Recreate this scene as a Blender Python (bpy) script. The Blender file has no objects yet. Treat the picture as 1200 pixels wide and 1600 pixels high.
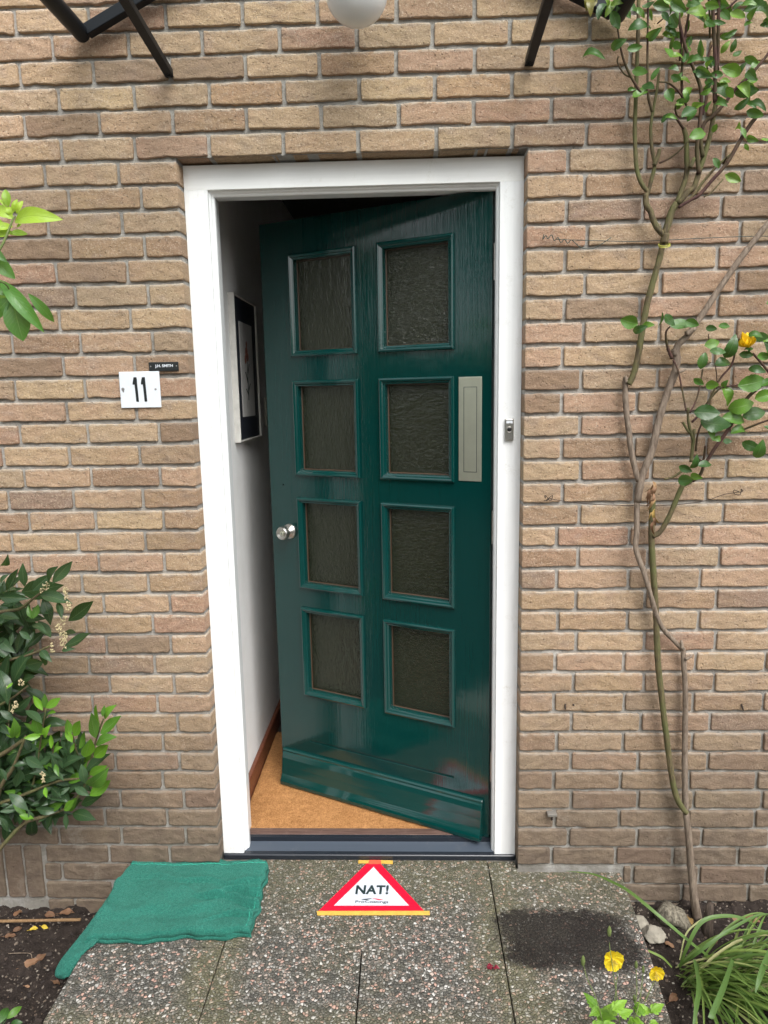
import bpy, math, random
import numpy as np
from mathutils import Vector, Matrix, noise
rad = math.radians
random.seed(11)
RNG = np.random.default_rng(5)
scene = bpy.context.scene
COL = scene.collection

# ------------------------------------------------------------------ camera
CAM = Vector((0.60606, -1.99820, 1.46396))
CR = Vector((0.99933298, 0.03180722, -0.01794142))
CU = Vector((0.01246801, 0.16460367, 0.98628098))
CF = Vector((-0.03432408, 0.98584681, -0.16409731))
FPX = 1109.0
cam_d = bpy.data.cameras.new('camera')
cam = bpy.data.objects.new('camera', cam_d)
COL.objects.link(cam)
M3 = Matrix((CR, CU, -CF)).transposed()
cam.matrix_world = Matrix.Translation(CAM) @ M3.to_4x4()
cam_d.sensor_fit = 'VERTICAL'
cam_d.sensor_height = 36.0
cam_d.lens = FPX / 1600 * 36.0
cam_d.clip_start = 0.02
cam_d.clip_end = 500
scene.camera = cam

# ------------------------------------------------------------------ world, sun, exposure
SUN_EL, SUN_ROT = 50, 155
world = bpy.data.worlds.new('World')
scene.world = world
world.use_nodes = True
wn = world.node_tree
bg = wn.nodes['Background']
sky = wn.nodes.new('ShaderNodeTexSky')
sky.sky_type = 'NISHITA'
sky.sun_disc = False
sky.sun_elevation = rad(SUN_EL)
sky.sun_rotation = rad(SUN_ROT)
sky.air_density = 1.0
sky.dust_density = 4.0
hsv = wn.nodes.new('ShaderNodeHueSaturation')
hsv.inputs['Saturation'].default_value = 0.22
wn.links.new(sky.outputs[0], hsv.inputs['Color'])
wn.links.new(hsv.outputs[0], bg.inputs['Color'])
bg.inputs['Strength'].default_value = 0.15
sun_d = bpy.data.lights.new('sun', 'SUN')
sun_d.energy = 0.8
sun_d.angle = rad(38)
sun_d.color = (1.0, 0.97, 0.93)
sun = bpy.data.objects.new('sun', sun_d)
COL.objects.link(sun)
_sd = Vector((math.sin(rad(SUN_ROT)) * math.cos(rad(SUN_EL)), math.cos(rad(SUN_ROT)) * math.cos(rad(SUN_EL)), math.sin(rad(SUN_EL))))
sun.rotation_euler = _sd.to_track_quat('Z', 'Y').to_euler()
scene.view_settings.view_transform = 'Standard'
scene.view_settings.look = 'None'
scene.view_settings.exposure = 1.14
scene.view_settings.gamma = 1.0
scene.cycles.max_bounces = 10
scene.cycles.transparent_max_bounces = 12

# ------------------------------------------------------------------ helpers
def ray(px, py):
    return CF + CR * ((px - 600) / FPX) - CU * ((py - 800) / FPX)
def at(px, py, Y=0.0):
    d = ray(px, py)
    return CAM + d * ((Y - CAM.y) / d.y)
def atz(px, py, Z=0.0):
    d = ray(px, py)
    return CAM + d * ((Z - CAM.z) / d.z)

def tag(o, label=None, cat=None, group=None, kind=None):
    if label: o['label'] = label
    if cat: o['category'] = cat
    if group: o['group'] = group
    if kind: o['kind'] = kind
    return o
def empty(name, loc=(0, 0, 0), rz=0.0):
    o = bpy.data.objects.new(name, None)
    o.empty_display_size = 0.1
    o.location = loc
    o.rotation_euler = (0, 0, rz)
    COL.objects.link(o)
    return o

class MB:
    """mesh builder; optional per-vertex float attribute 'rnd' and colour 'tint'"""
    def __init__(s):
        s.v = []; s.f = []; s.m = []; s.r = []; s.uv = []; s.cur = 0.0; s.hasuv = False
    def addv(s, p, uv=(0, 0)):
        s.v.append(tuple(p)); s.r.append(s.cur); s.uv.append(uv)
        return len(s.v) - 1
    def face(s, idx, m=0):
        s.f.append(tuple(idx)); s.m.append(m)
    def box(s, lo, hi, m=0, M=None):
        x0, y0, z0 = lo; x1, y1, z1 = hi
        P = [(x0,y0,z0),(x1,y0,z0),(x1,y1,z0),(x0,y1,z0),(x0,y0,z1),(x1,y0,z1),(x1,y1,z1),(x0,y1,z1)]
        if M is not None: P = [M @ Vector(p) for p in P]
        b = [s.addv(p) for p in P]
        for q in ((0,3,2,1),(4,5,6,7),(0,1,5,4),(1,2,6,5),(2,3,7,6),(3,0,4,7)):
            s.face([b[i] for i in q], m)
    def tube(s, pts, radii, n=8, m=0, cap=True, bump=0.0):
        pts = [Vector(p) for p in pts]
        if not hasattr(radii, '__len__'): radii = [radii] * len(pts)
        prev = None; rings = []
        up = Vector((0.31, -0.52, 0.79))
        for i, p in enumerate(pts):
            a = pts[max(i-1, 0)]; b = pts[min(i+1, len(pts)-1)]
            t = (b - a)
            if t.length < 1e-9: t = Vector((0, 0, 1))
            t.normalize()
            if prev is None:
                x = t.cross(up)
                if x.length < 1e-3: x = t.cross(Vector((1, 0, 0)))
                x.normalize()
            else:
                x = (prev - t * prev.dot(t)).normalized()
            prev = x; y = t.cross(x)
            ring = []
            for k in range(n):
                a_ = 2 * math.pi * k / n
                r = radii[i]
                if bump: r *= 1 + bump * noise.noise(Vector((p.x*90 + math.cos(a_)*2, p.z*40, p.y*90 + math.sin(a_)*2)))
                ring.append(s.addv(p + (x * math.cos(a_) + y * math.sin(a_)) * r, (k / n, i)))
            rings.append(ring)
        for i in range(len(rings) - 1):
            for k in range(n):
                s.face((rings[i][k], rings[i][(k+1) % n], rings[i+1][(k+1) % n], rings[i+1][k]), m)
        if cap:
            s.face(rings[0][::-1], m); s.face(rings[-1], m)
    def lathe(s, prof, n=32, m=0, M=None, cap=True):
        """profile (r, h) revolved about local Y"""
        rings = []
        for (r, h) in prof:
            ring = []
            for k in range(n):
                a = 2 * math.pi * k / n
                p = Vector((r * math.cos(a), h, r * math.sin(a)))
                if M is not None: p = M @ p
                ring.append(s.addv(p))
            rings.append(ring)
        for i in range(len(rings) - 1):
            for k in range(n):
                s.face((rings[i][k], rings[i+1][k], rings[i+1][(k+1) % n], rings[i][(k+1) % n]), m)
        if cap:
            s.face(rings[0], m); s.face(rings[-1][::-1], m)
    def prism(s, poly, a, b, axis='x', m=0):
        """poly of 2D points extruded from a to b along axis"""
        def P(q, t):
            return {'x': (t, q[0], q[1]), 'y': (q[0], t, q[1]), 'z': (q[0], q[1], t)}[axis]
        A = [s.addv(P(q, a)) for q in poly]; B = [s.addv(P(q, b)) for q in poly]
        n = len(poly)
        for i in range(n): s.face((A[i], A[(i+1) % n], B[(i+1) % n], B[i]), m)
        s.face(A[::-1], m); s.face(B, m)
    def leaf(s, base, tip, width, nrm=None, curl=0.15, fold=0.25, seg=7, shape=1.0, m=0, twist=0.0, wave=0.0, pw=.8, ser=0.0):
        base = Vector(base); tip = Vector(tip)
        ax = tip - base; L = ax.length
        if L < 1e-6: return
        ax.normalize()
        if nrm is None:
            nrm = (CAM - base).normalized() + Vector((random.uniform(-.6,.6), random.uniform(-.3,.3), random.uniform(-.2,.9)))
        nrm = (nrm - ax * nrm.dot(ax)).normalized()
        side = ax.cross(nrm).normalized()
        rows = []
        ph = random.uniform(0, 6.28)
        for i in range(seg + 1):
            t = i / seg
            w = width * 0.5 * (math.sin(math.pi * min(1, t ** shape)) ** pw if 0 < t < 1 else 0.0) * (1 - ser * (i % 2)) + width * 0.01
            c = base + ax * (L * t) + nrm * (curl * L * (math.sin(math.pi * t) - 0.9 * t * t))
            tw = twist * t
            sd = side * math.cos(tw) + nrm * math.sin(tw)
            nn = nrm * math.cos(tw) - side * math.sin(tw)
            wv = wave * width * math.sin(t * 11 + ph)
            rows.append([s.addv(c - sd * w + nn * (fold * w + wv), (0, t)),
                         s.addv(c - sd * w * 0.5 + nn * (fold * w * 0.35), (.25, t)),
                         s.addv(c, (0.5, t)),
                         s.addv(c + sd * w * 0.5 + nn * (fold * w * 0.35), (.75, t)),
                         s.addv(c + sd * w + nn * (fold * w - wv), (1, t))])
        s.hasuv = True
        for i in range(seg):
            for k in range(4):
                s.face((rows[i][k], rows[i][k+1], rows[i+1][k+1], rows[i+1][k]), m)
    def build(s, name, mats, parent=None, smooth=False, bevel=0.0, bseg=2, loc=None):
        me = bpy.data.meshes.new(name)
        me.from_pydata(s.v, [], s.f)
        if not isinstance(mats, (list, tuple)): mats = [mats]
        for m in mats: me.materials.append(m)
        me.polygons.foreach_set('material_index', s.m)
        at_ = me.attributes.new('rnd', 'FLOAT', 'POINT'); at_.data.foreach_set('value', s.r)
        if s.hasuv:
            uvl = me.uv_layers.new(name='UVMap')
            li = np.empty(len(me.loops), dtype=np.int32); me.loops.foreach_get('vertex_index', li)
            uvl.data.foreach_set('uv', np.array(s.uv, dtype=np.float32)[li].ravel())
        if smooth: me.polygons.foreach_set('use_smooth', [True] * len(me.polygons))
        me.update()
        o = bpy.data.objects.new(name, me)
        COL.objects.link(o)
        if parent is not None: o.parent = parent
        if loc is not None: o.location = loc
        if bevel:
            md = o.modifiers.new('bevel', 'BEVEL'); md.width = bevel; md.segments = bseg
            md.limit_method = 'ANGLE'; md.angle_limit = rad(40)
            md.harden_normals = False
        return o

def smooth_path(pts, k=6):
    """Catmull-Rom through Vector points (any length tuple)"""
    P = [np.array(p, dtype=float) for p in pts]
    if len(P) < 3: 
        return [P[0] + (P[1]-P[0]) * t for t in np.linspace(0, 1, k + 1)]
    Q = [2*P[0]-P[1]] + P + [2*P[-1]-P[-2]]
    out = []
    for i in range(1, len(Q) - 2):
        a, b, c, d = Q[i-1], Q[i], Q[i+1], Q[i+2]
        for j in range(k):
            t = j / k
            out.append(0.5*((2*b)+(-a+c)*t+(2*a-5*b+4*c-d)*t*t+(-a+3*b-3*c+d)*t**3))
    out.append(P[-1])
    return out

# ------------------------------------------------------------------ node material helpers
class NT:
    def __init__(s, name):
        s.mat = bpy.data.materials.new(name); s.mat.use_nodes = True
        s.t = s.mat.node_tree; s.t.nodes.clear()
        s.out = s.t.nodes.new('ShaderNodeOutputMaterial')
    def n(s, ty, props=None, **ins):
        nd = s.t.nodes.new('ShaderNode' + ty)
        for k, v in (props or {}).items(): setattr(nd, k, v)
        for k, v in ins.items():
            k = k.replace('_', ' ') if k not in nd.inputs else k
            if k[0] == 'i' and k[1:].isdigit(): sock = nd.inputs[int(k[1:])]
            else: sock = nd.inputs[k]
            s.set(sock, v)
        return nd
    def set(s, sock, v):
        if isinstance(v, bpy.types.NodeSocket): s.t.links.new(v, sock)
        elif isinstance(v, bpy.types.Node): s.t.links.new(v.outputs[0], sock)
        else:
            if isinstance(v, (tuple, list)) and len(v) == 3 and sock.type == 'RGBA': v = (*v, 1)
            sock.default_value = v
    def obj(s): return s.n('TexCoord').outputs['Object']
    def attr(s, name, out='Fac'): return s.n('Attribute', {'attribute_name': name}).outputs[out]
    def noise(s, vec, scale, detail=4, rough=0.55, dist=0.0, out=0):
        return s.n('TexNoise', None, Vector=vec, Scale=scale, Detail=detail, Roughness=rough, Distortion=dist).outputs[out]
    def vor(s, vec, scale, feature='F1', out='Distance', rnd=1.0):
        return s.n('TexVoronoi', {'feature': feature}, Vector=vec, Scale=scale, Randomness=rnd).outputs[out]
    def mapping(s, vec, scale=(1,1,1), loc=(0,0,0)):
        return s.n('Mapping', None, Vector=vec, Scale=scale, Location=loc).outputs[0]
    def math(s, op, a, b=0.0, c=0.0, clamp=False):
        return s.n('Math', {'operation': op, 'use_clamp': clamp}, i0=a, i1=b, i2=c).outputs[0]
    def ramp(s, fac, stops, interp='LINEAR'):
        nd = s.n('ValToRGB', None, Fac=fac); cr = nd.color_ramp; cr.interpolation = interp
        while len(cr.elements) < len(stops): cr.elements.new(0.5)
        for e, (p, c) in zip(cr.elements, stops):
            e.position = p
            e.color = (c, c, c, 1) if isinstance(c, (int, float)) else (*c, 1)
        return nd.outputs[0]
    def rng(s, v, a, b, c=0.0, d=1.0):
        return s.n('MapRange', None, Value=v, i1=a, i2=b, i3=c, i4=d).outputs[0]
    def mix(s, fac, a, b, mode='MIX'):
        nd = s.n('Mix', {'data_type': 'RGBA', 'blend_type': mode, 'clamp_factor': True})
        s.set(nd.inputs[0], fac); s.set(nd.inputs[6], a); s.set(nd.inputs[7], b)
        return nd.outputs[2]
    def bump(s, h, strength=0.5, dist=0.001, nrm=None):
        nd = s.n('Bump', None, Height=h, Strength=strength, Distance=dist)
        if nrm is not None: s.set(nd.inputs['Normal'], nrm)
        return nd.outputs[0]
    def sep(s, v): 
        nd = s.n('SeparateXYZ', None, Vector=v); return nd.outputs
    def bsdf(s, **k):
        b = s.n('BsdfPrincipled', None, **k); s.t.links.new(b.outputs[0], s.out.inputs[0]); return b

def simple(name, col, rough=0.5, metal=0.0, var=0.12, nscale=30, bump=0.3, bdist=0.0004, coat=0.0, spec=0.5):
    t = NT(name); o = t.obj()
    n1 = t.noise(o, nscale, 5, 0.6)
    n2 = t.noise(o, nscale * 9, 3, 0.6)
    c = t.mix(t.rng(n1, 0.3, 0.7), tuple(x * (1 - var) for x in col), tuple(min(1, x * (1 + var)) for x in col))
    t.bsdf(Base_Color=c, Roughness=t.rng(n2, 0.2, 0.8, max(0, rough - 0.06), rough + 0.06), Metallic=metal,
           Normal=t.bump(t.math('ADD', n1, t.math('MULTIPLY', n2, 0.3)), bump, bdist),
           Coat_Weight=coat, Specular_IOR_Level=spec)
    return t.mat

# --- brick
def mk_brick():
    t = NT('brick'); o = t.obj()
    r1 = t.attr('r1'); r2 = t.attr('r2'); r3 = t.attr('r3'); vv = t.attr('bv')
    off = t.n('CombineXYZ', None, X=t.math('MULTIPLY', r1, 37), Y=t.math('MULTIPLY', r2, 53), Z=t.math('MULTIPLY', r3, 71)).outputs[0]
    p = t.n('VectorMath', {'operation': 'ADD'}, i0=o, i1=off).outputs[0]
    base = t.ramp(r1, [(0.0, (.300, .195, .125)), (0.12, (.375, .262, .158)), (0.26, (.440, .315, .200)), (0.38, (.360, .268, .175)), (0.5, (.415, .292, .185)),
                       (0.62, (.405, .262, .180)), (0.74, (.465, .340, .205)), (0.86, (.370, .228, .155)), (0.94, (.265, .190, .140)), (1.0, (.47, .300, .165))])
    pink = t.mix(t.math('MULTIPLY', t.rng(t.noise(p, 9, 3, .6), .50, .72), .40), base, (.37, .22, .15))
    yel = t.mix(t.math('MULTIPLY', t.rng(t.noise(t.mapping(p, (1, 1, 2.2), (3, 1, 7)), 11, 3, .6), .5, .72), .32), pink, (.39, .275, .145))
    grey = t.mix(t.math('MULTIPLY', t.rng(t.noise(t.mapping(p, (1, 1, 1.6), (9, 4, 2)), 16, 4, .6), .54, .72), .45), yel, (.28, .22, .185))
    # horizontal crease streaks
    st = t.noise(t.mapping(p, (1, 1, 2.6)), 34, 6, .75, .9)
    c2 = t.mix(t.rng(st, .28, .48, .36, 0), grey, (.17, .10, .065))
    fine = t.noise(p, 230, 4, .75)
    c3 = t.mix(t.rng(fine, .54, .68, 0, .85), c2, (.60, .49, .375))
    c4 = t.mix(t.rng(t.noise(p, 160, 5, .85), .32, .47, .85, 0), c3, (.15, .095, .065))
    # pale lime bloom, mostly along the top arris
    ed = t.math('MULTIPLY', t.rng(vv, .84, .97), t.rng(t.noise(o, 45, 4, .7), .36, .56))
    bl = t.rng(t.noise(t.mapping(o, (1, 1, 1), (5, 5, 5)), 13, 5, .7), .62, .8, 0, .3)
    c5 = t.mix(t.math('MAXIMUM', t.math('MULTIPLY', ed, .8), bl), c4, (.47, .41, .34))
    # grime and algae low on the wall
    z = t.sep(o)[2]
    g = t.math('MULTIPLY', t.rng(t.math('ADD', z, t.math('MULTIPLY', t.noise(o, 3.5, 4, .6), .5)), .30, 1.0, 1, 0), .95)
    c6 = t.mix(g, c5, t.mix(t.rng(t.noise(o, 24, 5, .7), .4, .6), (.120, .092, .070), (.175, .135, .098)))
    c6 = t.mix(t.math('MULTIPLY', t.math('MULTIPLY', g, t.rng(t.noise(o, 6, 6, .75), .58, .74)), .5), c6, (.36, .34, .31))
    # whole-brick dirt
    c7 = t.mix(t.rng(r2, .82, .97, 0, .5), c6, (.165, .112, .082))
    sm = t.math('MULTIPLY', t.rng(t.noise(t.mapping(o, (1, 1, .6), (2, 0, 8)), 1.7, 6, .7), .50, .66), .42)
    c7 = t.mix(sm, c7, (.20, .145, .10))
    ol = t.math('MULTIPLY', t.rng(t.noise(o, 2.2, 5, .6), .55, .75), .28)
    c8 = t.mix(ol, c7, (.20, .165, .105))
    h = t.math('ADD', t.math('MULTIPLY', st, 1.0), t.math('MULTIPLY', fine, .45))
    h2 = t.math('ADD', h, t.math('MULTIPLY', t.noise(p, 95, 4, .7), .9))
    pits = t.rng(t.vor(p, 75, 'F1'), 0.0, .16, -1.6, 0)
    h3 = t.math('ADD', h2, pits)
    t.bsdf(Base_Color=c8, Roughness=.92, Specular_IOR_Level=.25, Normal=t.bump(h3, 1.0, .0030))
    return t.mat
def mk_mortar():
    t = NT('mortar'); o = t.obj()
    n = t.noise(o, 8, 5, .6); f = t.noise(o, 200, 4, .8); m = t.noise(o, 70, 5, .75)
    c = t.mix(t.rng(n, .35, .68), (.26, .247, .225), (.44, .42, .385))
    c = t.mix(t.rng(m, .56, .70, 0, .65), c, (.11, .102, .09))
    c = t.mix(t.rng(f, .56, .72, 0, .5), c, (.55, .52, .47))
    z = t.sep(o)[2]
    g = t.math('MULTIPLY', t.rng(t.math('ADD', z, t.math('MULTIPLY', t.noise(o, 3.5, 4, .6), .5)), .30, .95, 1, 0), .6)
    c = t.mix(g, c, t.mix(t.rng(t.noise(o, 11, 5, .7), .45, .62), (.17, .158, .13), (.37, .36, .335)))
    c = t.mix(t.rng(t.noise(o, 5, 5, .7), .58, .72, 0, .35), c, (.15, .135, .11))
    t.bsdf(Base_Color=c, Roughness=.95, Specular_IOR_Level=.2, Normal=t.bump(t.math('ADD', m, t.math('MULTIPLY', f, .6)), 1.0, .003))
    return t.mat
# --- washed aggregate paving
def mk_paving():
    t = NT('aggregate'); o = t.obj()
    w = t.n('VectorMath', {'operation': 'ADD'}, i0=o, i1=t.n('VectorMath', {'operation': 'SCALE'}, i0=t.noise(o, 60, 2, .5, 0, 1), Scale=.006).outputs[0]).outputs[0]
    vd = t.vor(w, 125, 'F1', 'Distance'); vc = t.vor(w, 125, 'F1', 'Color'); ve = t.vor(w, 125, 'DISTANCE_TO_EDGE', 'Distance')
    r = t.sep(vc)[0]; r2 = t.sep(vc)[1]
    peb = t.ramp(r, [(0, (.035, .04, .038)), (.16, (.075, .08, .072)), (.30, (.14, .14, .12)), (.42, (.28, .27, .245)), (.52, (.09, .085, .075)), (.64, (.44, .43, .40)),
                     (.74, (.19, .155, .12)), (.82, (.56, .34, .275)), (.90, (.60, .48, .41)), (.96, (.72, .70, .66))], 'CONSTANT')
    peb = t.mix(t.rng(t.noise(o, 400, 3, .6), .35, .7, 0, .4), peb, (.30, .27, .23))
    cem = t.mix(t.rng(t.noise(o, 200, 4, .7), .4, .6), (.030, .028, .024), (.12, .11, .092))
    c = t.mix(t.rng(ve, .04, .12), cem, peb)
    # second, finer gravel
    v2 = t.vor(t.mapping(o, (1,1,1), (3,2,1)), 260, 'F1', 'Color')
    c = t.mix(t.rng(t.noise(o, 28, 4, .7), .54, .6, 0, .8), c, t.ramp(t.sep(v2)[0], [(0, (.05, .05, .045)), (.35, (.14, .13, .11)), (.6, (.28, .26, .23)), (.85, (.45, .35, .29))], 'CONSTANT'))
    # moss film: along the house, the joints and the edges
    s = t.sep(o); x, y = s[0], s[1]
    nn = t.noise(o, 5, 5, .65)
    nearwall = t.rng(t.math('ADD', y, t.math('MULTIPLY', nn, .34)), -.12, .12)
    edge = t.rng(t.math('ADD', t.math('MULTIPLY', x, -1), t.math('MULTIPLY', nn, .12)), .26, .34)
    j1 = t.rng(t.math('SUBTRACT', t.math('ABSOLUTE', t.math('SUBTRACT', x, .09)), t.math('MULTIPLY', nn, .14)), -.03, .03, 1, 0)
    j2 = t.rng(t.math('SUBTRACT', t.math('ABSOLUTE', t.math('SUBTRACT', x, .86)), t.math('MULTIPLY', nn, .16)), -.03, .03, 1, 0)
    j3 = t.rng(t.math('ADD', t.math('MULTIPLY', y, -1), t.math('MULTIPLY', nn, .10)), .54, .62)
    ms = t.math('MAXIMUM', t.math('MAXIMUM', t.math('MULTIPLY', nearwall, .85), t.math('MAXIMUM', j1, j2)), j3)
    ms = t.math('MAXIMUM', ms, t.rng(t.noise(o, 3.2, 4, .6), .52, .68, 0, .8))
    ms = t.math('MULTIPLY', ms, t.rng(t.noise(o, 150, 4, .75), .33, .62, .25, 1.0))
    moss = t.mix(t.rng(t.noise(o, 30, 5, .7), .35, .65), (.115, .108, .050), (.205, .195, .085))
    c = t.mix(t.math('MULTIPLY', ms, .62), c, moss)
    # earth spilt over the right-hand slab
    dx = t.math('DIVIDE', t.math('SUBTRACT', x, 1.02), .175); dy = t.math('DIVIDE', t.math('ADD', y, .275), .105)
    p4 = lambda q: t.math('POWER', t.math('ABSOLUTE', q), 3.6)
    d = t.math('ADD', p4(dx), p4(dy))
    dm = t.rng(t.math('ADD', t.math('ADD', d, t.math('MULTIPLY', t.math('SUBTRACT', t.noise(o, 9, 5, .6), .5), 2.6)), t.math('MULTIPLY', t.math('SUBTRACT', t.noise(o, 45, 7, .85), .5), 3.4)), .80, 1.75, 1, 0)
    dm = t.math('MULTIPLY', dm, t.math('MAXIMUM', t.rng(t.noise(o, 150, 4, .8), .32, .46, .45, 1), t.rng(d, .05, .75, .95, .0)))
    c = t.mix(t.math('MULTIPLY', dm, .97), c, t.mix(t.rng(t.noise(o, 120, 4, .7), .4, .65), (.007, .005, .0045), (.024, .017, .014)))
    # general tone
    c = t.mix(t.rng(t.noise(o, 7, 5, .65), .4, .75, 0, .3), c, (.09, .085, .065))
    h = t.math('SUBTRACT', t.rng(ve, 0, .22, 0, 1), t.math('MULTIPLY', vd, .3))
    h = t.math('ADD', h, t.math('MULTIPLY', t.noise(o, 420, 3, .6), .35))
    t.bsdf(Base_Color=c, Roughness=t.rng(dm, 0, 1, .62, .95), Specular_IOR_Level=.35, Normal=t.bump(h, .9, .003))
    return t.mat
def mk_soil():
    t = NT('soil'); o = t.obj()
    n = t.noise(o, 30, 8, .75); f = t.noise(o, 240, 4, .7)
    c = t.mix(t.rng(n, .35, .7), (.020, .015, .013), (.060, .046, .038))
    c = t.mix(t.rng(f, .58, .72, 0, .8), c, (.13, .105, .085))
    v = t.vor(o, 190, 'F1', 'Color')
    c = t.mix(t.rng(t.sep(v)[0], .955, .965, 0, .8), c, (.26, .22, .18))
    t.bsdf(Base_Color=c, Roughness=.95, Specular_IOR_Level=.2, Normal=t.bump(t.math('ADD', n, t.math('MULTIPLY', f, .5)), 1.0, .008))
    return t.mat
# --- door paint, brushed gloss
def mk_gloss(name, col, rough, brush=.35, ax='z', dirt=None, coat=.0, bd=.0006, lowscale=5):
    t = NT(name); o = t.obj()
    sc = (1, 1, .045) if ax == 'z' else (.045, 1, 1)
    br = t.noise(t.mapping(o, sc), 230, 4, .6, .3)
    br2 = t.noise(t.mapping(o, sc, (4, 4, 4)), 85, 4, .6, .3)
    wav = t.noise(o, lowscale, 3, .5)
    c = t.mix(t.rng(br2, .3, .7), tuple(x*.96 for x in col), tuple(min(1, x*1.04) for x in col))
    if dirt:
        dn = t.math('MULTIPLY', t.rng(t.noise(o, 14, 6, .75), .55, .75), t.rng(t.noise(o, 200, 3, .6), .4, .6))
        c = t.mix(t.math('MULTIPLY', dn, .5), c, dirt)
    h = t.math('ADD', t.math('MULTIPLY', br, .35), t.math('ADD', t.math('MULTIPLY', br2, .6), t.math('MULTIPLY', wav, 1.6)))
    t.bsdf(Base_Color=c, Roughness=rough, Specular_IOR_Level=.5, Coat_Weight=coat, Coat_Roughness=.05, Coat_Normal=t.bump(h, brush * .7, bd), Normal=t.bump(h, brush, bd))
    return t.mat
def mk_leafmat(name, stops, rough=.38, trans=.3, vein=.35, tcol=(.25, .42, .05)):
    t = NT(name); r = t.attr('rnd'); uv = t.n('TexCoord').outputs['UV']; s = t.sep(uv); o = t.obj()
    c = t.ramp(r, stops)
    mid = t.rng(t.math('ABSOLUTE', t.math('SUBTRACT', s[0], .5)), .0, .035, 1, 0)
    vy = t.math('ADD', s[1], t.math('MULTIPLY', t.math('ABSOLUTE', t.math('SUBTRACT', s[0], .5)), -.55))
    vs = t.rng(t.math('SINE', t.math('MULTIPLY', vy, 62)), .82, 1.0)
    c = t.mix(t.math('MULTIPLY', t.math('MAXIMUM', mid, t.math('MULTIPLY', vs, .4)), vein), c, t.mix(.5, c, (.35, .45, .18)))
    c = t.mix(t.rng(t.noise(o, 60, 4, .7), .5, .8, 0, .3), c, t.mix(.5, c, (.03, .05, .02)))
    b = t.n('BsdfPrincipled', None, Base_Color=c, Roughness=rough, Specular_IOR_Level=.5,
            Normal=t.bump(t.math('ADD', t.math('MULTIPLY', mid, -1), t.math('ADD', t.math('MULTIPLY', vs, -.3), t.noise(o, 150, 2, .5))), .5, .001))
    tr = t.n('BsdfTranslucent', None, Color=t.mix(.6, c, tcol))
    mx = t.n('MixShader', None, i0=trans, i1=b.outputs[0], i2=tr.outputs[0])
    t.t.links.new(mx.outputs[0], t.out.inputs[0])
    return t.mat
def mk_glass(strong=False, vert=False):
    t = NT('patterned_glass'); o = t.obj()
    sc = (1, 1, .45) if vert else (.55, 1, 1.1)
    n = t.noise(t.mapping(o, sc), 120, 3, .6, .8); n2 = t.noise(t.mapping(o, sc), 45, 2, .5, .6)
    h = t.math('ADD', n, n2)
    nr = t.bump(h, .5 if not strong else 1.0, .006)
    g = t.n('BsdfGlass', None, Color=(.60, .64, .50), Roughness=.04, IOR=1.5, Normal=nr)
    d = t.n('BsdfDiffuse', None, Color=(.034, .038, .022))
    gl = t.n('BsdfGlossy', None, Color=(1, 1, 1), Roughness=.06, Normal=nr)
    m1 = t.n('MixShader', None, i0=.42, i1=g.outputs[0], i2=d.outputs[0])
    fr = t.n('Fresnel', None, IOR=1.5, Normal=nr)
    m2 = t.n('MixShader', None, i0=fr.outputs[0], i1=m1.outputs[0], i2=gl.outputs[0])
    t.t.links.new(m2.outputs[0], t.out.inputs[0])
    return t.mat
def mk_towel():
    t = NT('terry_cloth'); o = t.obj()
    f = t.noise(o, 240, 4, .8); m = t.noise(o, 70, 4, .7); l = t.noise(o, 8, 4, .6)
    c = t.mix(t.rng(l, .3, .7), (.012, .128, .092), (.018, .172, .126))
    c = t.mix(t.rng(f, .34, .56, .75, 0), c, (.006, .075, .056))
    c = t.mix(t.rng(f, .54, .68, 0, .6), c, (.07, .33, .25))
    t.bsdf(Base_Color=c, Roughness=.95, Specular_IOR_Level=.1, Sheen_Weight=.35, Sheen_Roughness=.6, Sheen_Tint=(.3, .8, .65, 1),
           Normal=t.bump(t.math('ADD', f, t.math('MULTIPLY', m, .8)), 1.0, .006))
    return t.mat
def mk_mat():
    t = NT('coir'); o = t.obj()
    f = t.noise(t.mapping(o, (1, .5, 1)), 260, 4, .8); m = t.noise(o, 45, 5, .7); l = t.noise(o, 7, 4, .6)
    c = t.mix(t.rng(l, .3, .7), (.50, .245, .095), (.60, .31, .125))
    c = t.mix(t.rng(m, .40, .62, .4, 0), c, (.24, .105, .036))
    c = t.mix(t.rng(f, .34, .54, .7, 0), c, (.15, .062, .02))
    c = t.mix(t.rng(f, .60, .75, 0, .6), c, (.62, .36, .16))
    t.bsdf(Base_Color=c, Roughness=.95, Specular_IOR_Level=.1, Normal=t.bump(f, 1.0, .004))
    return t.mat
def mk_bark(name, a, b, g=None):
    t = NT(name); o = t.obj()
    n = t.noise(t.mapping(o, (1, 1, .22)), 130, 6, .7, .5); l = t.noise(o, 14, 4, .6)
    c = t.mix(t.rng(n, .35, .65), a, b)
    if g: c = t.mix(t.rng(l, .42, .6, 0, .75), c, g)
    t.bsdf(Base_Color=c, Roughness=.8, Specular_IOR_Level=.3, Normal=t.bump(n, .9, .003))
    return t.mat
def mk_wood(name, a, b, rough=.6):
    t = NT(name); o = t.obj()
    n = t.noise(t.mapping(o, (.06, 1, 1)), 190, 5, .7, .3); l = t.noise(o, 25, 5, .7)
    c = t.mix(t.rng(n, .35, .65), a, b)
    c = t.mix(t.rng(l, .58, .75, 0, .5), c, tuple(min(1, x*1.6+.05) for x in b))
    t.bsdf(Base_Color=c, Roughness=rough, Normal=t.bump(n, .6, .0012))
    return t.mat
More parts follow.
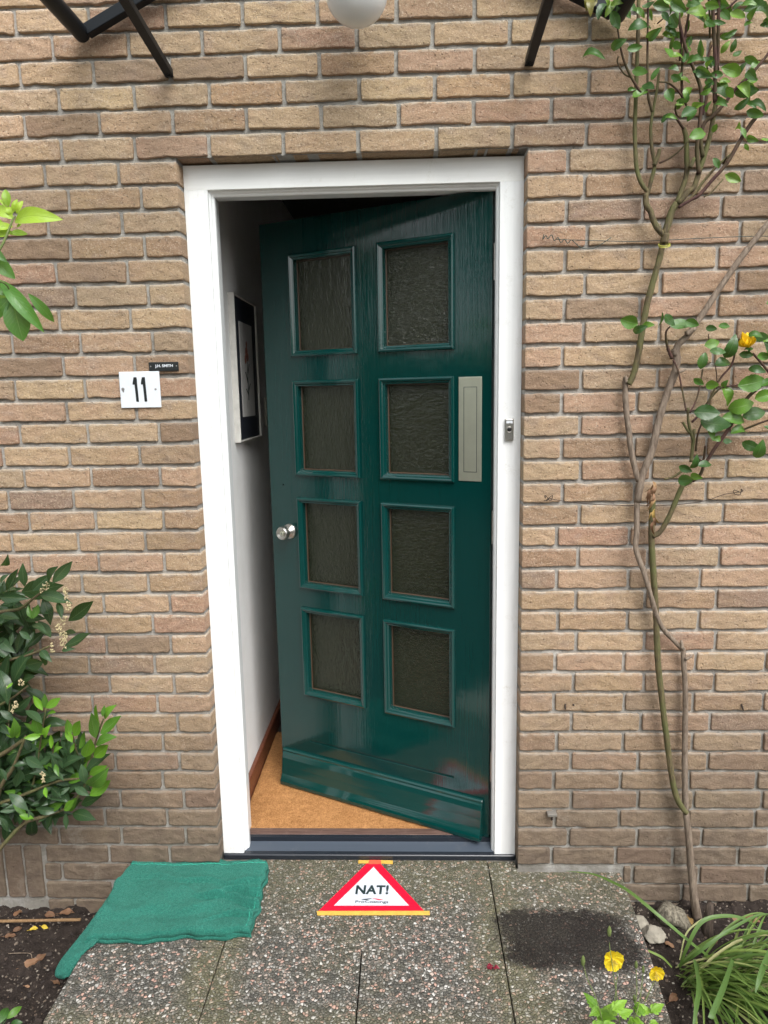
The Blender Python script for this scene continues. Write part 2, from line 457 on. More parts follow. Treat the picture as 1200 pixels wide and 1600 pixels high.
def mk_plaster():
    t = NT('hall_plaster'); o = t.obj()
    n = t.noise(o, 9, 6, .7); f = t.noise(o, 150, 4, .6)
    c = t.mix(t.rng(n, .35, .7), (.84, .83, .81), (.90, .895, .885))
    c = t.mix(t.rng(t.noise(t.mapping(o, (1, 1, .35)), 5, 5, .7), .58, .78, 0, .35), c, (.60, .57, .53))
    t.bsdf(Base_Color=c, Roughness=.85, Normal=t.bump(t.math('ADD', n, t.math('MULTIPLY', f, .4)), .6, .003))
    return t.mat

M_BRICK = mk_brick(); M_MORTAR = mk_mortar(); M_PAVE = mk_paving(); M_SOIL = mk_soil()
M_DOOR = mk_gloss('green_gloss_paint', (.0012, .032, .029), .06, .75, 'z', coat=.40, bd=.0009)
M_DOORH = mk_gloss('green_gloss_trim', (.0012, .040, .036), .08, .5, 'x', coat=.40, bd=.0009)
M_WHITE = mk_gloss('white_gloss_paint', (.83, .84, .84), .2, .10, 'z', dirt=(.50, .47, .41))
M_WHITEH = mk_gloss('white_gloss_head', (.83, .83, .81), .2, .12, 'x', dirt=(.62, .60, .52))
M_GLASS = mk_glass(); M_GLASSV = mk_glass(vert=True); M_GLASSS = mk_glass(strong=True); M_TOWEL = mk_towel(); M_COIR = mk_mat()
M_SLATE = mk_gloss('sill_grey_paint', (.060, .075, .098), .30, .3, 'x', dirt=(.16, .155, .145))
M_SLATED = mk_gloss('sill_dark_paint', (.016, .020, .027), .22, .3, 'x', dirt=(.08, .075, .065))
M_TRESH = mk_wood('threshold_wood', (.075, .040, .030), (.155, .095, .075))
M_SKIRT = mk_wood('skirting_wood', (.105, .030, .014), (.20, .065, .030), .4)
M_BEAD = simple('brown_bead', (.055, .028, .014), .5)
M_PLASTER = mk_plaster()
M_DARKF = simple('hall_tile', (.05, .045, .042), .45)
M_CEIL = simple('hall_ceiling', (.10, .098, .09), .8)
M_BLACK = simple('black_powder_coat', (.010, .012, .015), .42, 0.0, .1, 200, .25, .0003, spec=.2)
M_STEEL = simple('brushed_steel', (.56, .54, .50), .30, 1.0, .06, 60, .15)
M_SLOT = simple('champagne_aluminium', (.74, .74, .60), .34, .9, .05, 18, .12)
M_RUBBER = simple('black_button', (.012, .011, .011), .35)
M_OPAL = simple('opal_glass', (.95, .95, .90), .16, 0, .02, 10, .02)
M_OPAL.node_tree.nodes['Principled BSDF'].inputs['Subsurface Weight'].default_value = 1.0
M_OPAL.node_tree.nodes['Principled BSDF'].inputs['Subsurface Radius'].default_value = (.06, .06, .06)
M_ENAMEL = simple('white_enamel', (.70, .735, .78), .25, 0, .03, 20, .1)
M_INK = simple('black_enamel', (.010, .013, .013), .35, 0, .1, 60, .2)
M_SCREW = simple('dull_screw', (.30, .29, .28), .5, .8)
M_RED = simple('red_print', (.78, .004, .032), .45, 0, .10, 110, .6, .0016)
M_LBLW = simple('white_print', (.60, .63, .70), .45, 0, .10, 110, .7, .0020)
M_TEXT = simple('dark_green_print', (.018, .035, .036), .5)
M_TAPE = simple('yellow_tape', (.66, .40, .075), .55, 0, .15, 80, .6, .001)
M_TAPEP = simple('tape_over_red', (.80, .11, .055), .5, 0, .1, 80, .4, .001)
M_BARK = mk_bark('old_bark', (.115, .085, .062), (.27, .215, .165))
M_BARKG = mk_bark('green_bark', (.060, .045, .028), (.155, .125, .060), (.105, .115, .040))
M_STEMR = mk_bark('purple_stem', (.050, .022, .022), (.100, .052, .040), (.075, .070, .028))
M_STEMG = mk_bark('green_stem', (.085, .12, .035), (.15, .19, .060))
ROSE = mk_leafmat('rose_leaf', [(0, (.022, .062, .018)), (.35, (.036, .105, .024)), (.6, (.062, .165, .028)), (.8, (.130, .270, .032)), (.93, (.20, .30, .05)), (1, (.24, .10, .04))], .27, .25)
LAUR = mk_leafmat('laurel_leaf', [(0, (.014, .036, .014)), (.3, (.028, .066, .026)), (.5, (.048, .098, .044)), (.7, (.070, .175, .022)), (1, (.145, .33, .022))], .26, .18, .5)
NEAR = mk_leafmat('young_leaf', [(0, (.045, .14, .03)), (.5, (.075, .22, .035)), (.8, (.28, .46, .03)), (1, (.40, .58, .05))], .35, .35, .55, (.35, .55, .04))
GRAS = mk_leafmat('strap_leaf', [(0, (.055, .120, .030)), (.5, (.115, .205, .045)), (.85, (.22, .31, .075)), (1, (.46, .44, .22))], .42, .25, .0)
POPL = mk_leafmat('poppy_leaf', [(0, (.13, .29, .022)), (1, (.26, .47, .045))], .5, .35, .3)
YEL = mk_leafmat('yellow_petal', [(0, (.86, .62, .010)), (1, (.93, .76, .03))], .6, .4, .08, (.9, .6, .02))
ORG = mk_leafmat('rose_petal', [(0, (.90, .56, .006)), (1, (.95, .72, .015))], .5, .2, .1, (.9, .45, .01))
DEAD = mk_leafmat('dead_leaf', [(0, (.075, .035, .022)), (.5, (.19, .095, .050)), (.8, (.27, .15, .085)), (1, (.55, .40, .04))], .7, .08, .4, (.4, .2, .05))
M_CREAM = simple('cream_blossom', (.50, .42, .24), .8, 0, .35, 120)
M_STONE = simple('pale_stone', (.30, .275, .225), .85, 0, .3, 25, .8, .004)
M_WIRE = simple('green_wire', (.035, .055, .045), .5)
M_WIRER = simple('rusty_wire', (.045, .032, .026), .8, .3)
M_TIE = simple('yellow_tie', (.40, .40, .07), .5)
M_CLEAR = None

# ================================================================== BRICK WALL
H = 0.0628; MODX = 0.1985; OW = 0.930; TOPZ = 2.090
JT = 0.0105
bricks = []   # x0,x1,z0,z1,depthflags
def add_row(n, perps_x, xa, xb, jambL=None, jambR=None):
    zt = TOPZ - (n - 1) * H; zb = TOPZ - n * H
    xs = [xa] + sorted(p for p in perps_x if xa + .02 < p < xb - .02) + [xb]
    for i in range(len(xs) - 1):
        a = xs[i] + (JT / 2 if xs[i] != jambR else 0); b = xs[i+1] - (JT / 2 if xs[i+1] != jambL else 0)
        bricks.append([a, b, zb + JT / 2, zt - JT / 2, (xs[i] == jambR), (xs[i+1] == jambL), n == 0 and b > 0 and a < OW])
XA, XB = -1.55, 2.75
rr = random.Random(3)
def jit(l): return [v + rr.uniform(-.004, .004) for v in l]
for n in range(-9, 1):
    off = -.3058 + (0 if n % 2 == 0 else MODX / 2) + rr.uniform(-.004, .004)
    xs = jit([off + MODX * k for k in range(-8, 17)])
    add_row(n, xs, XA, XB)
for n in range(1, 38):
    l = -.158 if n % 2 else -.103
    r_ = .1045 if n % 2 else .157
    l += rr.uniform(-.004, .004); r_ += rr.uniform(-.004, .004)
    left = jit([l - MODX * k for k in range(0, 9)])
    right = [OW + r_ + (MODX + .0035) * k for k in range(0, 10)]
    if n >= 29 or n in (1, 2): right = [v - (.035 if k > 1 and n % 3 == 0 else 0) for k, v in enumerate(right)]
    right = jit(right)
    if n <= 33:
        add_row(n, left, XA, 0.0, jambL=0.0)
        add_row(n, right, OW, XB, jambR=OW)
    elif n < 36:
        add_row(n, left, -.565, -.288); add_row(n, right, 1.252, XB)
    else:
        add_row(n, [v*1.0 for v in jit([XA + .215*k for k in range(22)])], XA, XB)
bricks = [b for b in bricks if not (b[1] < -.56 and b[3] < TOPZ - 32*H and b[3] > TOPZ - 35.5*H)]
bricks = [([b[0] if b[0] > -.565 or b[1] < -.565 else -.56] + b[1:]) if (TOPZ - 35.5*H < b[3] < TOPZ - 32*H) else b for b in bricks]
for k in range(16):    # soldier course low on the left
    x1 = -.565 - k * H
    bricks.append([x1 - H + JT/2, x1 - JT/2, TOPZ - 35*H + JT/2, TOPZ - 32*H - JT/2, False, False, False])

def build_wall():
    V = []; F = []; A1 = []; A2 = []; A3 = []; AV = []
    base = 0
    NU, NV = 44, 14
    for (a, b, z0, z1, lj, rj, lint) in bricks:
        L = b - a; Hh = z1 - z0
        nu = max(8, int(NU * L / .19)); nv = NV if Hh < .1 else 44
        u = np.linspace(0, 1, nu); v = np.linspace(0, 1, nv)
        # bunch samples at edges
        u = .5 - .5 * np.cos(np.pi * u) * (1 - .35) + (u - .5) * .35; u = (u - u[0]) / (u[-1] - u[0])
        v = .5 - .5 * np.cos(np.pi * v) * (1 - .4) + (v - .5) * .4; v = (v - v[0]) / (v[-1] - v[0])
        U, Vv = np.meshgrid(u, v, indexing='ij')
        def w1(n, amp, oct_=(3, 7, 15, 29)):
            x = np.linspace(0, 1, n); s = np.zeros(n)
            for i, k in enumerate(oct_):
                ph = RNG.uniform(0, 6.28); kk = k * RNG.uniform(.7, 1.3)
                s += np.sin(x * kk + ph) / (1 + .55 * i) * RNG.uniform(.4, 1.2)
            return s * amp
        top = w1(nu, .0007, (3, 7, 15, 29, 53)); bot = w1(nu, .0012, (3, 7, 15, 29, 53))
        lf = w1(nv, .0005); rt = w1(nv, .0005)
        # chipped bottom arris
        for _ in range(RNG.integers(0, 3)):
            c = RNG.uniform(0, 1); wd = RNG.uniform(.03, .14)
            bot = bot + RNG.uniform(-.003, .0028) * np.exp(-((u - c) / wd) ** 2)
        if RNG.random() < .3:
            c = RNG.uniform(0, 1); top = top - .002 * np.exp(-((u - c) / .08) ** 2)
        tilt = RNG.uniform(-.0011, .0011)
        X = a + U * L + (lf[None, :] * (1 - U) + rt[None, :] * U) * (0 if (lj or rj) else 1)
        Z = z0 + Vv * Hh + top[:, None] * Vv + bot[:, None] * (1 - Vv) + tilt * (U - .5)
        # rounded corners
        du = np.minimum(U, 1 - U) * L; dv = np.minimum(Vv, 1 - Vv) * Hh
        rr_ = .004
        cu = np.clip(1 - du / rr_, 0, 1); cv = np.clip(1 - dv / rr_, 0, 1)
        corner = cu * cv * .0012
        X = X + corner * np.where(U < .5, 1, -1); Z = Z + corner * np.where(Vv < .5, 1, -1)
        edge = np.clip(1 - np.minimum(du, dv) / .0022, 0, 1)
        ph = RNG.uniform(0, 50, 6)
        surf = (.0005 * np.sin(U * L * 90 + ph[0] + 2 * np.sin(Vv * 4 + ph[1])) + .0005 * np.sin(Vv * Hh * 210 + ph[2] + 3 * np.sin(U * 5 + ph[3]))
                + .00035 * np.sin(U * L * 330 + ph[4] + 5 * np.sin(Vv * 9 + ph[5])) + RNG.normal(0, .00016, U.shape))
        proud = RNG.uniform(-.0015, .0018)
        Y = -(proud + surf) + edge ** 2 * .0013
        if a > OW or b < 0 or z0 > 2.09: pass
        n0 = base
        pts = np.stack([X, Y, Z], -1).reshape(-1, 3)
        V.append(pts)
        idx = np.arange(nu * nv).reshape(nu, nv) + base
        q = np.stack([idx[:-1, :-1], idx[1:, :-1], idx[1:, 1:], idx[:-1, 1:]], -1).reshape(-1, 4)
        F.append(q)
        AV.append(Vv.ravel())
        # skirt
        per = np.concatenate([idx[:, 0], idx[-1, 1:], idx[-2::-1, -1], idx[0, -2:0:-1]]) - base
        pp = pts[per].copy()
        depth = .014
        yy = np.full(len(per), depth)
        if lj: yy[np.abs(pts[per][:, 0] - a) < .003] = .066
        if rj: yy[np.abs(pts[per][:, 0] - b) < .003] = .066
        if lint: yy[np.abs(pts[per][:, 2] - z0) < .006] = .075
        pp[:, 1] = yy
        V.append(pp); k = len(per)
        s0 = base + nu * nv
        i = np.arange(k); j = (i + 1) % k
        F.append(np.stack([per[j] + base, per[i] + base, s0 + i, s0 + j], -1))
        AV.append(Vv.ravel()[per])
        base = s0 + k
        r = RNG.random(3); cnt = nu * nv + k
        A1.append(np.full(cnt, r[0])); A2.append(np.full(cnt, r[1])); A3.append(np.full(cnt, r[2]))
    nbf = sum(len(f) for f in F)
    # mortar sheet(s), rough
    def sheet(xa, xb, za, zb, res=.004, y0=.0085):
        nonlocal base
        nx = int((xb - xa) / res) + 1; nz = int((zb - za) / res) + 1
        X, Z = np.meshgrid(np.linspace(xa, xb, nx), np.linspace(za, zb, nz), indexing='ij')
        Y = y0 + .0009 * np.sin(X * 61 + 2 * np.sin(Z * 23)) * np.sin(Z * 47 + X * 13) + RNG.normal(0, .0006, X.shape)
        V.append(np.stack([X, Y, Z], -1).reshape(-1, 3))
        idx = np.arange(nx * nz).reshape(nx, nz) + base
        F.append(np.stack([idx[:-1, :-1], idx[1:, :-1], idx[1:, 1:], idx[:-1, 1:]], -1).reshape(-1, 4))
        c = nx * nz; base += c
        for A in (A1, A2, A3, AV): A.append(np.zeros(c))
    zlow, zhigh = -.3, TOPZ + 9 * H + .06
    sheet(XA, -.003, 0, zhigh); sheet(OW + .003, XB, 0, zhigh)
    sheet(-.003, OW + .003, TOPZ + .004, zhigh); sheet(XA, XB, zlow, 0)
    # backing blocks (inner leaf, reveals)
    def blk(x0, x1, y0, y1, z0, z1):
        nonlocal base
        P = np.array([(x0,y0,z0),(x1,y0,z0),(x1,y1,z0),(x0,y1,z0),(x0,y0,z1),(x1,y0,z1),(x1,y1,z1),(x0,y1,z1)])
        V.append(P); F.append(np.array([(0,3,2,1),(4,5,6,7),(0,1,5,4),(1,2,6,5),(2,3,7,6),(3,0,4,7)]) + base); base += 8
        for A in (A1, A2, A3, AV): A.append(np.zeros(8))
    blk(XA, -.0035, .012, .30, zlow, zhigh); blk(OW + .0035, XB, .012, .30, zlow, zhigh)
    blk(-.0035, OW + .0035, .012, .30, TOPZ + .0065, zhigh); blk(-.0035, OW + .0035, .050, .30, zlow, -.004)
    V_ = np.concatenate(V); F_ = np.concatenate(F).astype(np.int32)
    me = bpy.data.meshes.new('brick_wall')
    me.vertices.add(len(V_)); me.vertices.foreach_set('co', V_.astype(np.float32).ravel())
    me.loops.add(len(F_) * 4); me.loops.foreach_set('vertex_index', F_.ravel())
    me.polygons.add(len(F_)); me.polygons.foreach_set('loop_start', np.arange(0, len(F_) * 4, 4, dtype=np.int32))
    me.materials.append(M_BRICK); me.materials.append(M_MORTAR)
    mi = np.zeros(len(F_), dtype=np.int32); mi[nbf:] = 1
    me.polygons.foreach_set('material_index', mi)
    me.update(calc_edges=True)
    for nme, A in (('r1', A1), ('r2', A2), ('r3', A3), ('bv', AV)):
        a_ = me.attributes.new(nme, 'FLOAT', 'POINT'); a_.data.foreach_set('value', np.concatenate(A).astype(np.float32))
    o = bpy.data.objects.new('brick_wall', me); COL.objects.link(o)
    tag(o, 'tan brick house wall in running bond with grey mortar around the green door', 'wall')
    return o
build_wall()

# ================================================================== GROUND AND PATH
def hgrid(name, xs, ys, fz, mat, kind='structure'):
    X, Y = np.meshgrid(xs, ys, indexing='ij'); Z = fz(X, Y)
    me = bpy.data.meshes.new(name); nx, ny = X.shape
    co = np.stack([X, Y, Z], -1).reshape(-1, 3).astype(np.float32)
    idx = np.arange(nx * ny).reshape(nx, ny)
    F = np.stack([idx[:-1, :-1], idx[1:, :-1], idx[1:, 1:], idx[:-1, 1:]], -1).reshape(-1, 4).astype(np.int32)
    me.vertices.add(nx * ny); me.vertices.foreach_set('co', co.ravel())
    me.loops.add(len(F) * 4); me.loops.foreach_set('vertex_index', F.ravel())
    me.polygons.add(len(F)); me.polygons.foreach_set('loop_start', np.arange(0, len(F) * 4, 4, dtype=np.int32))
    me.update(calc_edges=True); me.materials.append(mat)
    o = bpy.data.objects.new(name, me); COL.objects.link(o); tag(o, kind=kind)
    return o
def vnoise(X, Y, s, seed):
    r = np.random.default_rng(seed); g = r.random((64, 64))
    x = X * s; y = Y * s
    xi = np.floor(x).astype(int); yi = np.floor(y).astype(int); fx = x - xi; fy = y - yi
    fx = fx * fx * (3 - 2 * fx); fy = fy * fy * (3 - 2 * fy)
    a = g[xi % 64, yi % 64]; b = g[(xi + 1) % 64, yi % 64]; c = g[xi % 64, (yi + 1) % 64]; d = g[(xi + 1) % 64, (yi + 1) % 64]
    return a * (1 - fx) * (1 - fy) + b * fx * (1 - fy) + c * (1 - fx) * fy + d * fx * fy
def soilz(X, Y):
    z = -.128 + .035 * (vnoise(X, Y, 5, 1) - .5) + .022 * (vnoise(X, Y, 17, 2) - .5) + .014 * (vnoise(X, Y, 45, 3) - .5) + .010 * (vnoise(X, Y, 110, 4) - .5)
    z = z + np.where(X > .6, .012, 0)
    return z
far = np.concatenate([-np.geomspace(60, 1.25, 24), np.arange(-1.2, 2.6, .0075), np.geomspace(2.65, 60, 24)])
fy = np.concatenate([-np.geomspace(80, 1.3, 26), np.arange(-1.25, .03, .0075)])
hgrid('ground', far, fy, soilz, M_SOIL)

def slab_mesh():
    mb = MB()
    xe = [-.283, .092, .467, .842, 1.246]
    g = .0016
    for (ya, yb) in ((-.556, -.318), (-.318, .046)):
        for i in range(4):
            if yb > 0 and i == 2: continue
            if yb > 0 and i in (1, 2): yb2 = .0485
            elif yb > 0: yb2 = -.003
            else: yb2 = yb
            x0, x1 = xe[i] + g, (xe[3] if (yb > 0 and i == 1) else xe[i+1]) - g
            y0, y1 = ya + g * .5, yb2 - g * .5
            if i == 3:  # right end is cut slightly askew
                P = [(x0, y0), (x1 - .04 * (1 if yb <= 0 else .45), y0), (x1 - (.018 if yb <= 0 else 0), y1), (x0, y1)]
            else: P = [(x0, y0), (x1, y0), (x1, y1), (x0, y1)]
            mb.prism([(p[0], p[1]) for p in P], -.062, 0.0 + random.uniform(-.0012, .0008), 'z')
    for (x0, x1) in ((xe[0], xe[4]),):   # bed under the slabs
        mb.box((x0 + .012, -.54, -.20), (x1 - .05, .0, -.0625))
    # narrow strips between the slabs and the sill beside the reveals
    mb.box((.001, -.0025, -.06), (.0912, .046, -.0012)); mb.box((.843, -.0025, -.06), (.929, .046, -.001))
    return mb.build('path', M_PAVE, bevel=.0022, bseg=2)
tag(slab_mesh(), kind='structure')

# ================================================================== DOOR FRAME
fr = empty('door_frame', (OW/2, .054, 0))
tag(fr, 'white painted wooden door frame set back in the brick opening', 'door frame')
def par(mb, name, mats, parent, **k):
    o = mb.build(name, mats, parent, **k)
    o.location = -parent.location if parent.rotation_euler.z == 0 else (0, 0, 0)
    return o
FH = 2.0895
# section across a jamb, coordinates (distance from masonry, y)
sec = [(0, .054), (.064, .054), (.0655, .0575), (.0655, .064), (.0695, .0665), (.0725, .0715), (.0765, .0735), (.0785, .077), (.0785, .092), (.066, .092), (.066, .165), (0, .165)]
m = MB(); m.prism([(q[0], q[1]) for q in sec], .0125, FH - .064, 'z'); par(m, 'jamb', M_WHITE, fr, bevel=.0008)
secr = [(min(q[0], .0730) if q[0] > .0730 else q[0], q[1]) for q in sec]
m = MB(); m.prism([(OW - q[0], q[1]) for q in secr][::-1], .0125, FH - .064, 'z'); par(m, 'jamb', M_WHITE, fr, bevel=.0008)
m = MB(); m.prism([(q[1], FH - q[0]) for q in sec], 0.0005, OW - .0005, 'x'); par(m, 'head', M_WHITEH, fr, bevel=.0008)
# sill: dark base, grey weathered slope, dark step
m = MB(); m.prism([(.047, .0005), (.047, .0145), (.0495, .017), (.10, .029), (.10, .0005)], .001, OW - .001, 'x', 0)
sill = par(m, 'sill', [M_SLATED], fr, bevel=.001)
m = MB(); m.prism([(.0505, .0168), (.0985, .0300), (.0985, .0280), (.0505, .0150)], .0665, OW - .0665, 'x', 0)
o = m.build('sill_slope', [M_SLATE], sill)
m = MB(); m.prism([(.0992, .006), (.0992, .0445), (.112, .0455), (.112, .006)], .067, OW - .067, 'x', 0)
o = m.build('sill_step', [M_SLATED], sill, bevel=.001)
m = MB(); m.box((.067, .1125, .01), (OW - .067, .146, .0462)); par(m, 'threshold', M_TRESH, fr, bevel=.002)

# doorbell
b = at(795, 671, .054); 
bell = empty('doorbell', (b.x, .054, b.z)); tag(bell, 'small steel doorbell plate with black push button on the white frame', 'doorbell')
m = MB(); m.box((-.0125, -.011, -.031), (.0125, -.0003, .031)); m.build('back_plate', M_STEEL, bell, bevel=.003, bseg=3)
m = MB(); m.lathe([(.0088, -.0112), (.0088, -.0135), (.0072, -.0145), (.0066, -.0128), (.006, -.0122)], 28)
m.build('bezel', M_STEEL, bell, smooth=True)
m = MB(); m.lathe([(.0060, -.0118), (.0060, -.0130), (.004, -.0137), (.0005, -.0139)], 24); m.build('push_button', M_RUBBER, bell, smooth=True)
m = MB(); m.box((-.009, -.0122, .018), (.009, -.0111, .025)); m.build('name_window', M_ENAMEL, bell)

# ================================================================== DOOR
D0 = Vector((.8544, .0938, 0)); ANG = 26.2
door = empty('front_door', (D0.x, D0.y, .045), rad(180 - ANG))
tag(door, 'dark green gloss panelled front door with eight glazed lights standing ajar', 'door')
DW, DZ0, DZ1, DT = .813, .0, 2.021 - .045, .040
zo = .045
colsx = [(.118, .372), (.446, .700)]
rowz = [(.402, .731), (.799, 1.121), (1.195, 1.513), (1.590, 1.916)]
MW = .0185     # moulding width
holes = [((a + MW, b - MW), (c + MW - zo, d - MW - zo)) for (a, b) in colsx for (c, d) in rowz]
def leaf_mesh():
    xs = sorted({.004, DW, .124, .684} | {v for h in holes for v in h[0]})
    gz = (.2240 - zo, .2300 - zo)
    zs = sorted({DZ0, DZ1, *gz} | {v for h in holes for v in h[1]})
    def depth(i, k):
        if i < 0 or k < 0 or i >= len(xs) - 1 or k >= len(zs) - 1: return None
        cx = (xs[i] + xs[i+1]) / 2; cz = (zs[k] + zs[k+1]) / 2
        for (a, b), (c, d) in holes:
            if a < cx < b and c < cz < d: return None
        if .124 < cx < .684 and gz[0] < cz < gz[1]: return -.006
        return 0.0
    mb = MB(); cache = {}
    def P(x, y, z):
        k = (round(x, 5), round(y, 5), round(z, 5))
        if k not in cache: cache[k] = mb.addv(k)
        return cache[k]
    for i in range(len(xs) - 1):
        for k in range(len(zs) - 1):
            d = depth(i, k)
            if d is None: continue
            a, b, c, e = xs[i], xs[i+1], zs[k], zs[k+1]
            mb.face((P(a, d, c), P(a, d, e), P(b, d, e), P(b, d, c)))
            mb.face((P(a, -DT, c), P(b, -DT, c), P(b, -DT, e), P(a, -DT, e)))
            for (di, dk, p, q) in ((-1, 0, (a, c), (a, e)), (1, 0, (b, e), (b, c)), (0, -1, (b, c), (a, c)), (0, 1, (a, e), (b, e))):
                nd = depth(i + di, k + dk)
                if nd is None: lo = -DT
                elif nd < d: lo = nd
                else: continue
                mb.face((P(p[0], d, p[1]), P(p[0], lo, p[1]), P(q[0], lo, q[1]), P(q[0], d, q[1])))
    return mb.build('door_leaf', M_DOOR, door, bevel=.0014)
leaf_mesh()
def ringsweep(mb, x0, x1, z0, z1, prof, m=0):
    """mitred rectangular frame; prof: (inset from outer edge, y)"""
    R = []
    for (s_, y) in prof:
        R.append([mb.addv(p) for p in ((x0+s_, y, z0+s_), (x1-s_, y, z0+s_), (x1-s_, y, z1-s_), (x0+s_, y, z1-s_))])
    n = len(R)
    for i in range(n):
        A, B = R[i], R[(i+1) % n]
        for k in range(4): mb.face((A[k], A[(k+1) % 4], B[(k+1) % 4], B[k]), m)
wlabels = {}
for ci, (a, b) in enumerate(colsx):
    for ri, (c, d) in enumerate(rowz):
        mb = MB()
        ringsweep(mb, a, b, c - zo, d - zo, [(0, .0003), (0, .0065), (.0018, .0095), (.0062, .0112), (.0112, .0092), (.0145, .0050), (.0188, .0035), (.0200, .0010), (.0200, -.0185), (.0180, -.0185), (.0180, .0003)])
        w = mb.build('window', M_DOORH, door, bevel=.0006)
        mb = MB(); mb.box((a + .0201, -.0245, c - zo + .0201), (b - .0201, -.0205, d - zo - .0201)); mb.build('glass_pane', M_GLASSV if ci else (M_GLASSS if ri == 3 else M_GLASS), w)
        mb = MB(); ringsweep(mb, a + .0202, b - .0202, c - zo + .0202, d - zo - .0202, [(0, -.0200), (0, -.0160), (.0022, -.0175), (.0026, -.0200)]); mb.build('glazing_bead', M_BEAD, w)
# weather bar
m = MB()
wz = lambda z: z - zo
prof = [(.0002, wz(.1775)), (.0085, wz(.1765)), (.0125, wz(.1725)), (.0120, wz(.1665)), (.0155, wz(.1610)), (.0195, wz(.1450)), (.0225, wz(.1150)), (.0270, wz(.0850)), (.0345, wz(.0680)), (.0375, wz(.0600)), (.0370, wz(.0500)), (.0340, wz(.0440)), (.0260, wz(.0425)), (.0002, wz(.0440))]
m.prism(prof, .022, .800, 'x'); m.build('weather_bar', M_DOORH, door, bevel=.0012)
# mail slot, upright
m = MB(); m.box((.0325, .0002, wz(1.2015)), (.1050, .0032, wz(1.5090))); sl = m.build('mail_slot', M_SLOT, door, bevel=.0012)
m = MB(); m.box((.0485, .0034, wz(1.2300)), (.0872, .0040, wz(1.4785))); m.build('flap', M_SLOT, sl, bevel=.0008)
m = MB(); ringsweep(m, .0470, .0887, wz(1.2285), wz(1.4800), [(0, .0033), (0, .0038), (.0014, .0038), (.0014, .0033)]); m.build('flap_gap', M_INK, sl)
# knob
K = Matrix.Translation((.7370, 0, wz(.9985)))
m = MB(); m.lathe([(.0005, .0002), (.0265, .0002), (.0265, .005), (.0245, .0085), (.019, .0095), (.019, .012), (.0135, .0125), (.0115, .024), (.013, .028), (.0205, .031), (.0232, .036), (.0235, .046), (.0215, .051), (.0190, .0535), (.0175, .0530), (.0120, .0480), (.0085, .0470), (.0005, .0470)], 40, 0, K)
kn = m.build('door_knob', M_STEEL, door, smooth=True)
m = MB(); m.lathe([(.0075, .0475), (.0075, .0500), (.006, .0508), (.0005, .0508)], 24, 0, K); m.box((-.0008, .0506, -.004), (.0008, .0514, .004), 1, K); m.build('lock_cylinder', [M_SLOT, M_INK], kn, smooth=False)
m = MB(); m.lathe([(.0035, .0003), (.0035, .0009), (.0005, .0010)], 14, 0, Matrix.Translation((.757, 0, wz(1.161)))); m.build('screw_plug', M_INK, door)
# hinges on the back edge
for z in (.25, 1.02, 1.78):
    m = MB(); m.tube([(-.004, -.004, z - .05), (-.004, -.004, z + .05)], .006, 14); m.build('hinge', M_STEEL, door, smooth=False)

# ================================================================== HALL
hall = empty('hallway', (.4, .2, 0))
tag(hall, 'dim plastered hallway seen through the gap left of the door', 'hallway')
HX = .010
m = MB(); m.box((-.08, .1655, -.02), (HX, 3.6, 2.62)); par(m, 'wall', M_PLASTER, hall)
m = MB(); m.box((1.30, .3005, -.02), (1.40, 3.6, 2.62)); m.box((-.08, 3.6005, -.02), (1.40, 3.70, 2.62)); m.box((.8645, .1655, 0.0), (.999, .2995, 2.62)); m.box((1.0, .3005, 0), (1.2998, .32, 2.62)); par(m, 'wall', M_PLASTER, hall)
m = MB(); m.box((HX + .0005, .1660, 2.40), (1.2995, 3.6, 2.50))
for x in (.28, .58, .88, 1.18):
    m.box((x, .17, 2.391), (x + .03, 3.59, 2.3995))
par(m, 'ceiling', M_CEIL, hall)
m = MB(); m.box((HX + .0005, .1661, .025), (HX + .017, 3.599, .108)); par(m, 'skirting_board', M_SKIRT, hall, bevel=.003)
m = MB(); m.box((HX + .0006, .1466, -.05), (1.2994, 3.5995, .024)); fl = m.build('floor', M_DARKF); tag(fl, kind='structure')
# coir mat
xs = np.arange(.030, 1.18, .006); ys = np.arange(.1468, .842, .006)
mo = hgrid('door_mat', xs, ys, lambda X, Y: .0415 + .0022 * (vnoise(X, Y, 90, 8) - .5) + .0012 * (vnoise(X, Y, 9, 9) - .5), M_COIR, kind=None)
md = mo.modifiers.new('thick', 'SOLIDIFY'); md.thickness = .015; md.offset = -1
tag(mo, 'orange brown coir mat on the hall floor behind the threshold', 'mat')
# framed picture
pf = empty('framed_picture', (HX, .62, 1.56)); tag(pf, 'framed botanical print with dark mount hanging on the hall wall', 'picture')
m = MB(); y0, y1, z0, z1 = -.175, .180, -.253, .248
R = [(0, .0003), (0, .020), (.0015, .0215), (.0045, .0215), (.0055, .019), (.0055, .0003)]
rs = []
for (s_, x) in R: rs.append([m.addv(p) for p in ((x, y0+s_, z0+s_), (x, y1-s_, z0+s_), (x, y1-s_, z1-s_), (x, y0+s_, z1-s_))])
for i in range(len(rs)):
    A, B = rs[i], rs[(i+1) % len(rs)]
    for k in range(4): m.face((A[k], A[(k+1) % 4], B[(k+1) % 4], B[k]))
m.build('picture_frame', simple('cream_lacquer', (.62, .60, .56), .4), pf)
m = MB(); m.box((.0125, y0+.0056, z0+.0056), (.0145, y1-.0056, z1-.0056)); mt_ = m.build('mount', simple('navy_mount', (.018, .022, .032), .5, 0, .1, 30, .1), pf)
m = MB(); m.box((.0148, y0+.075, z0+.085), (.0158, y1-.075, z1-.085)); pr = m.build('print', simple('print_paper', (.50, .49, .47), .7, 0, .05), pf)
m = MB()
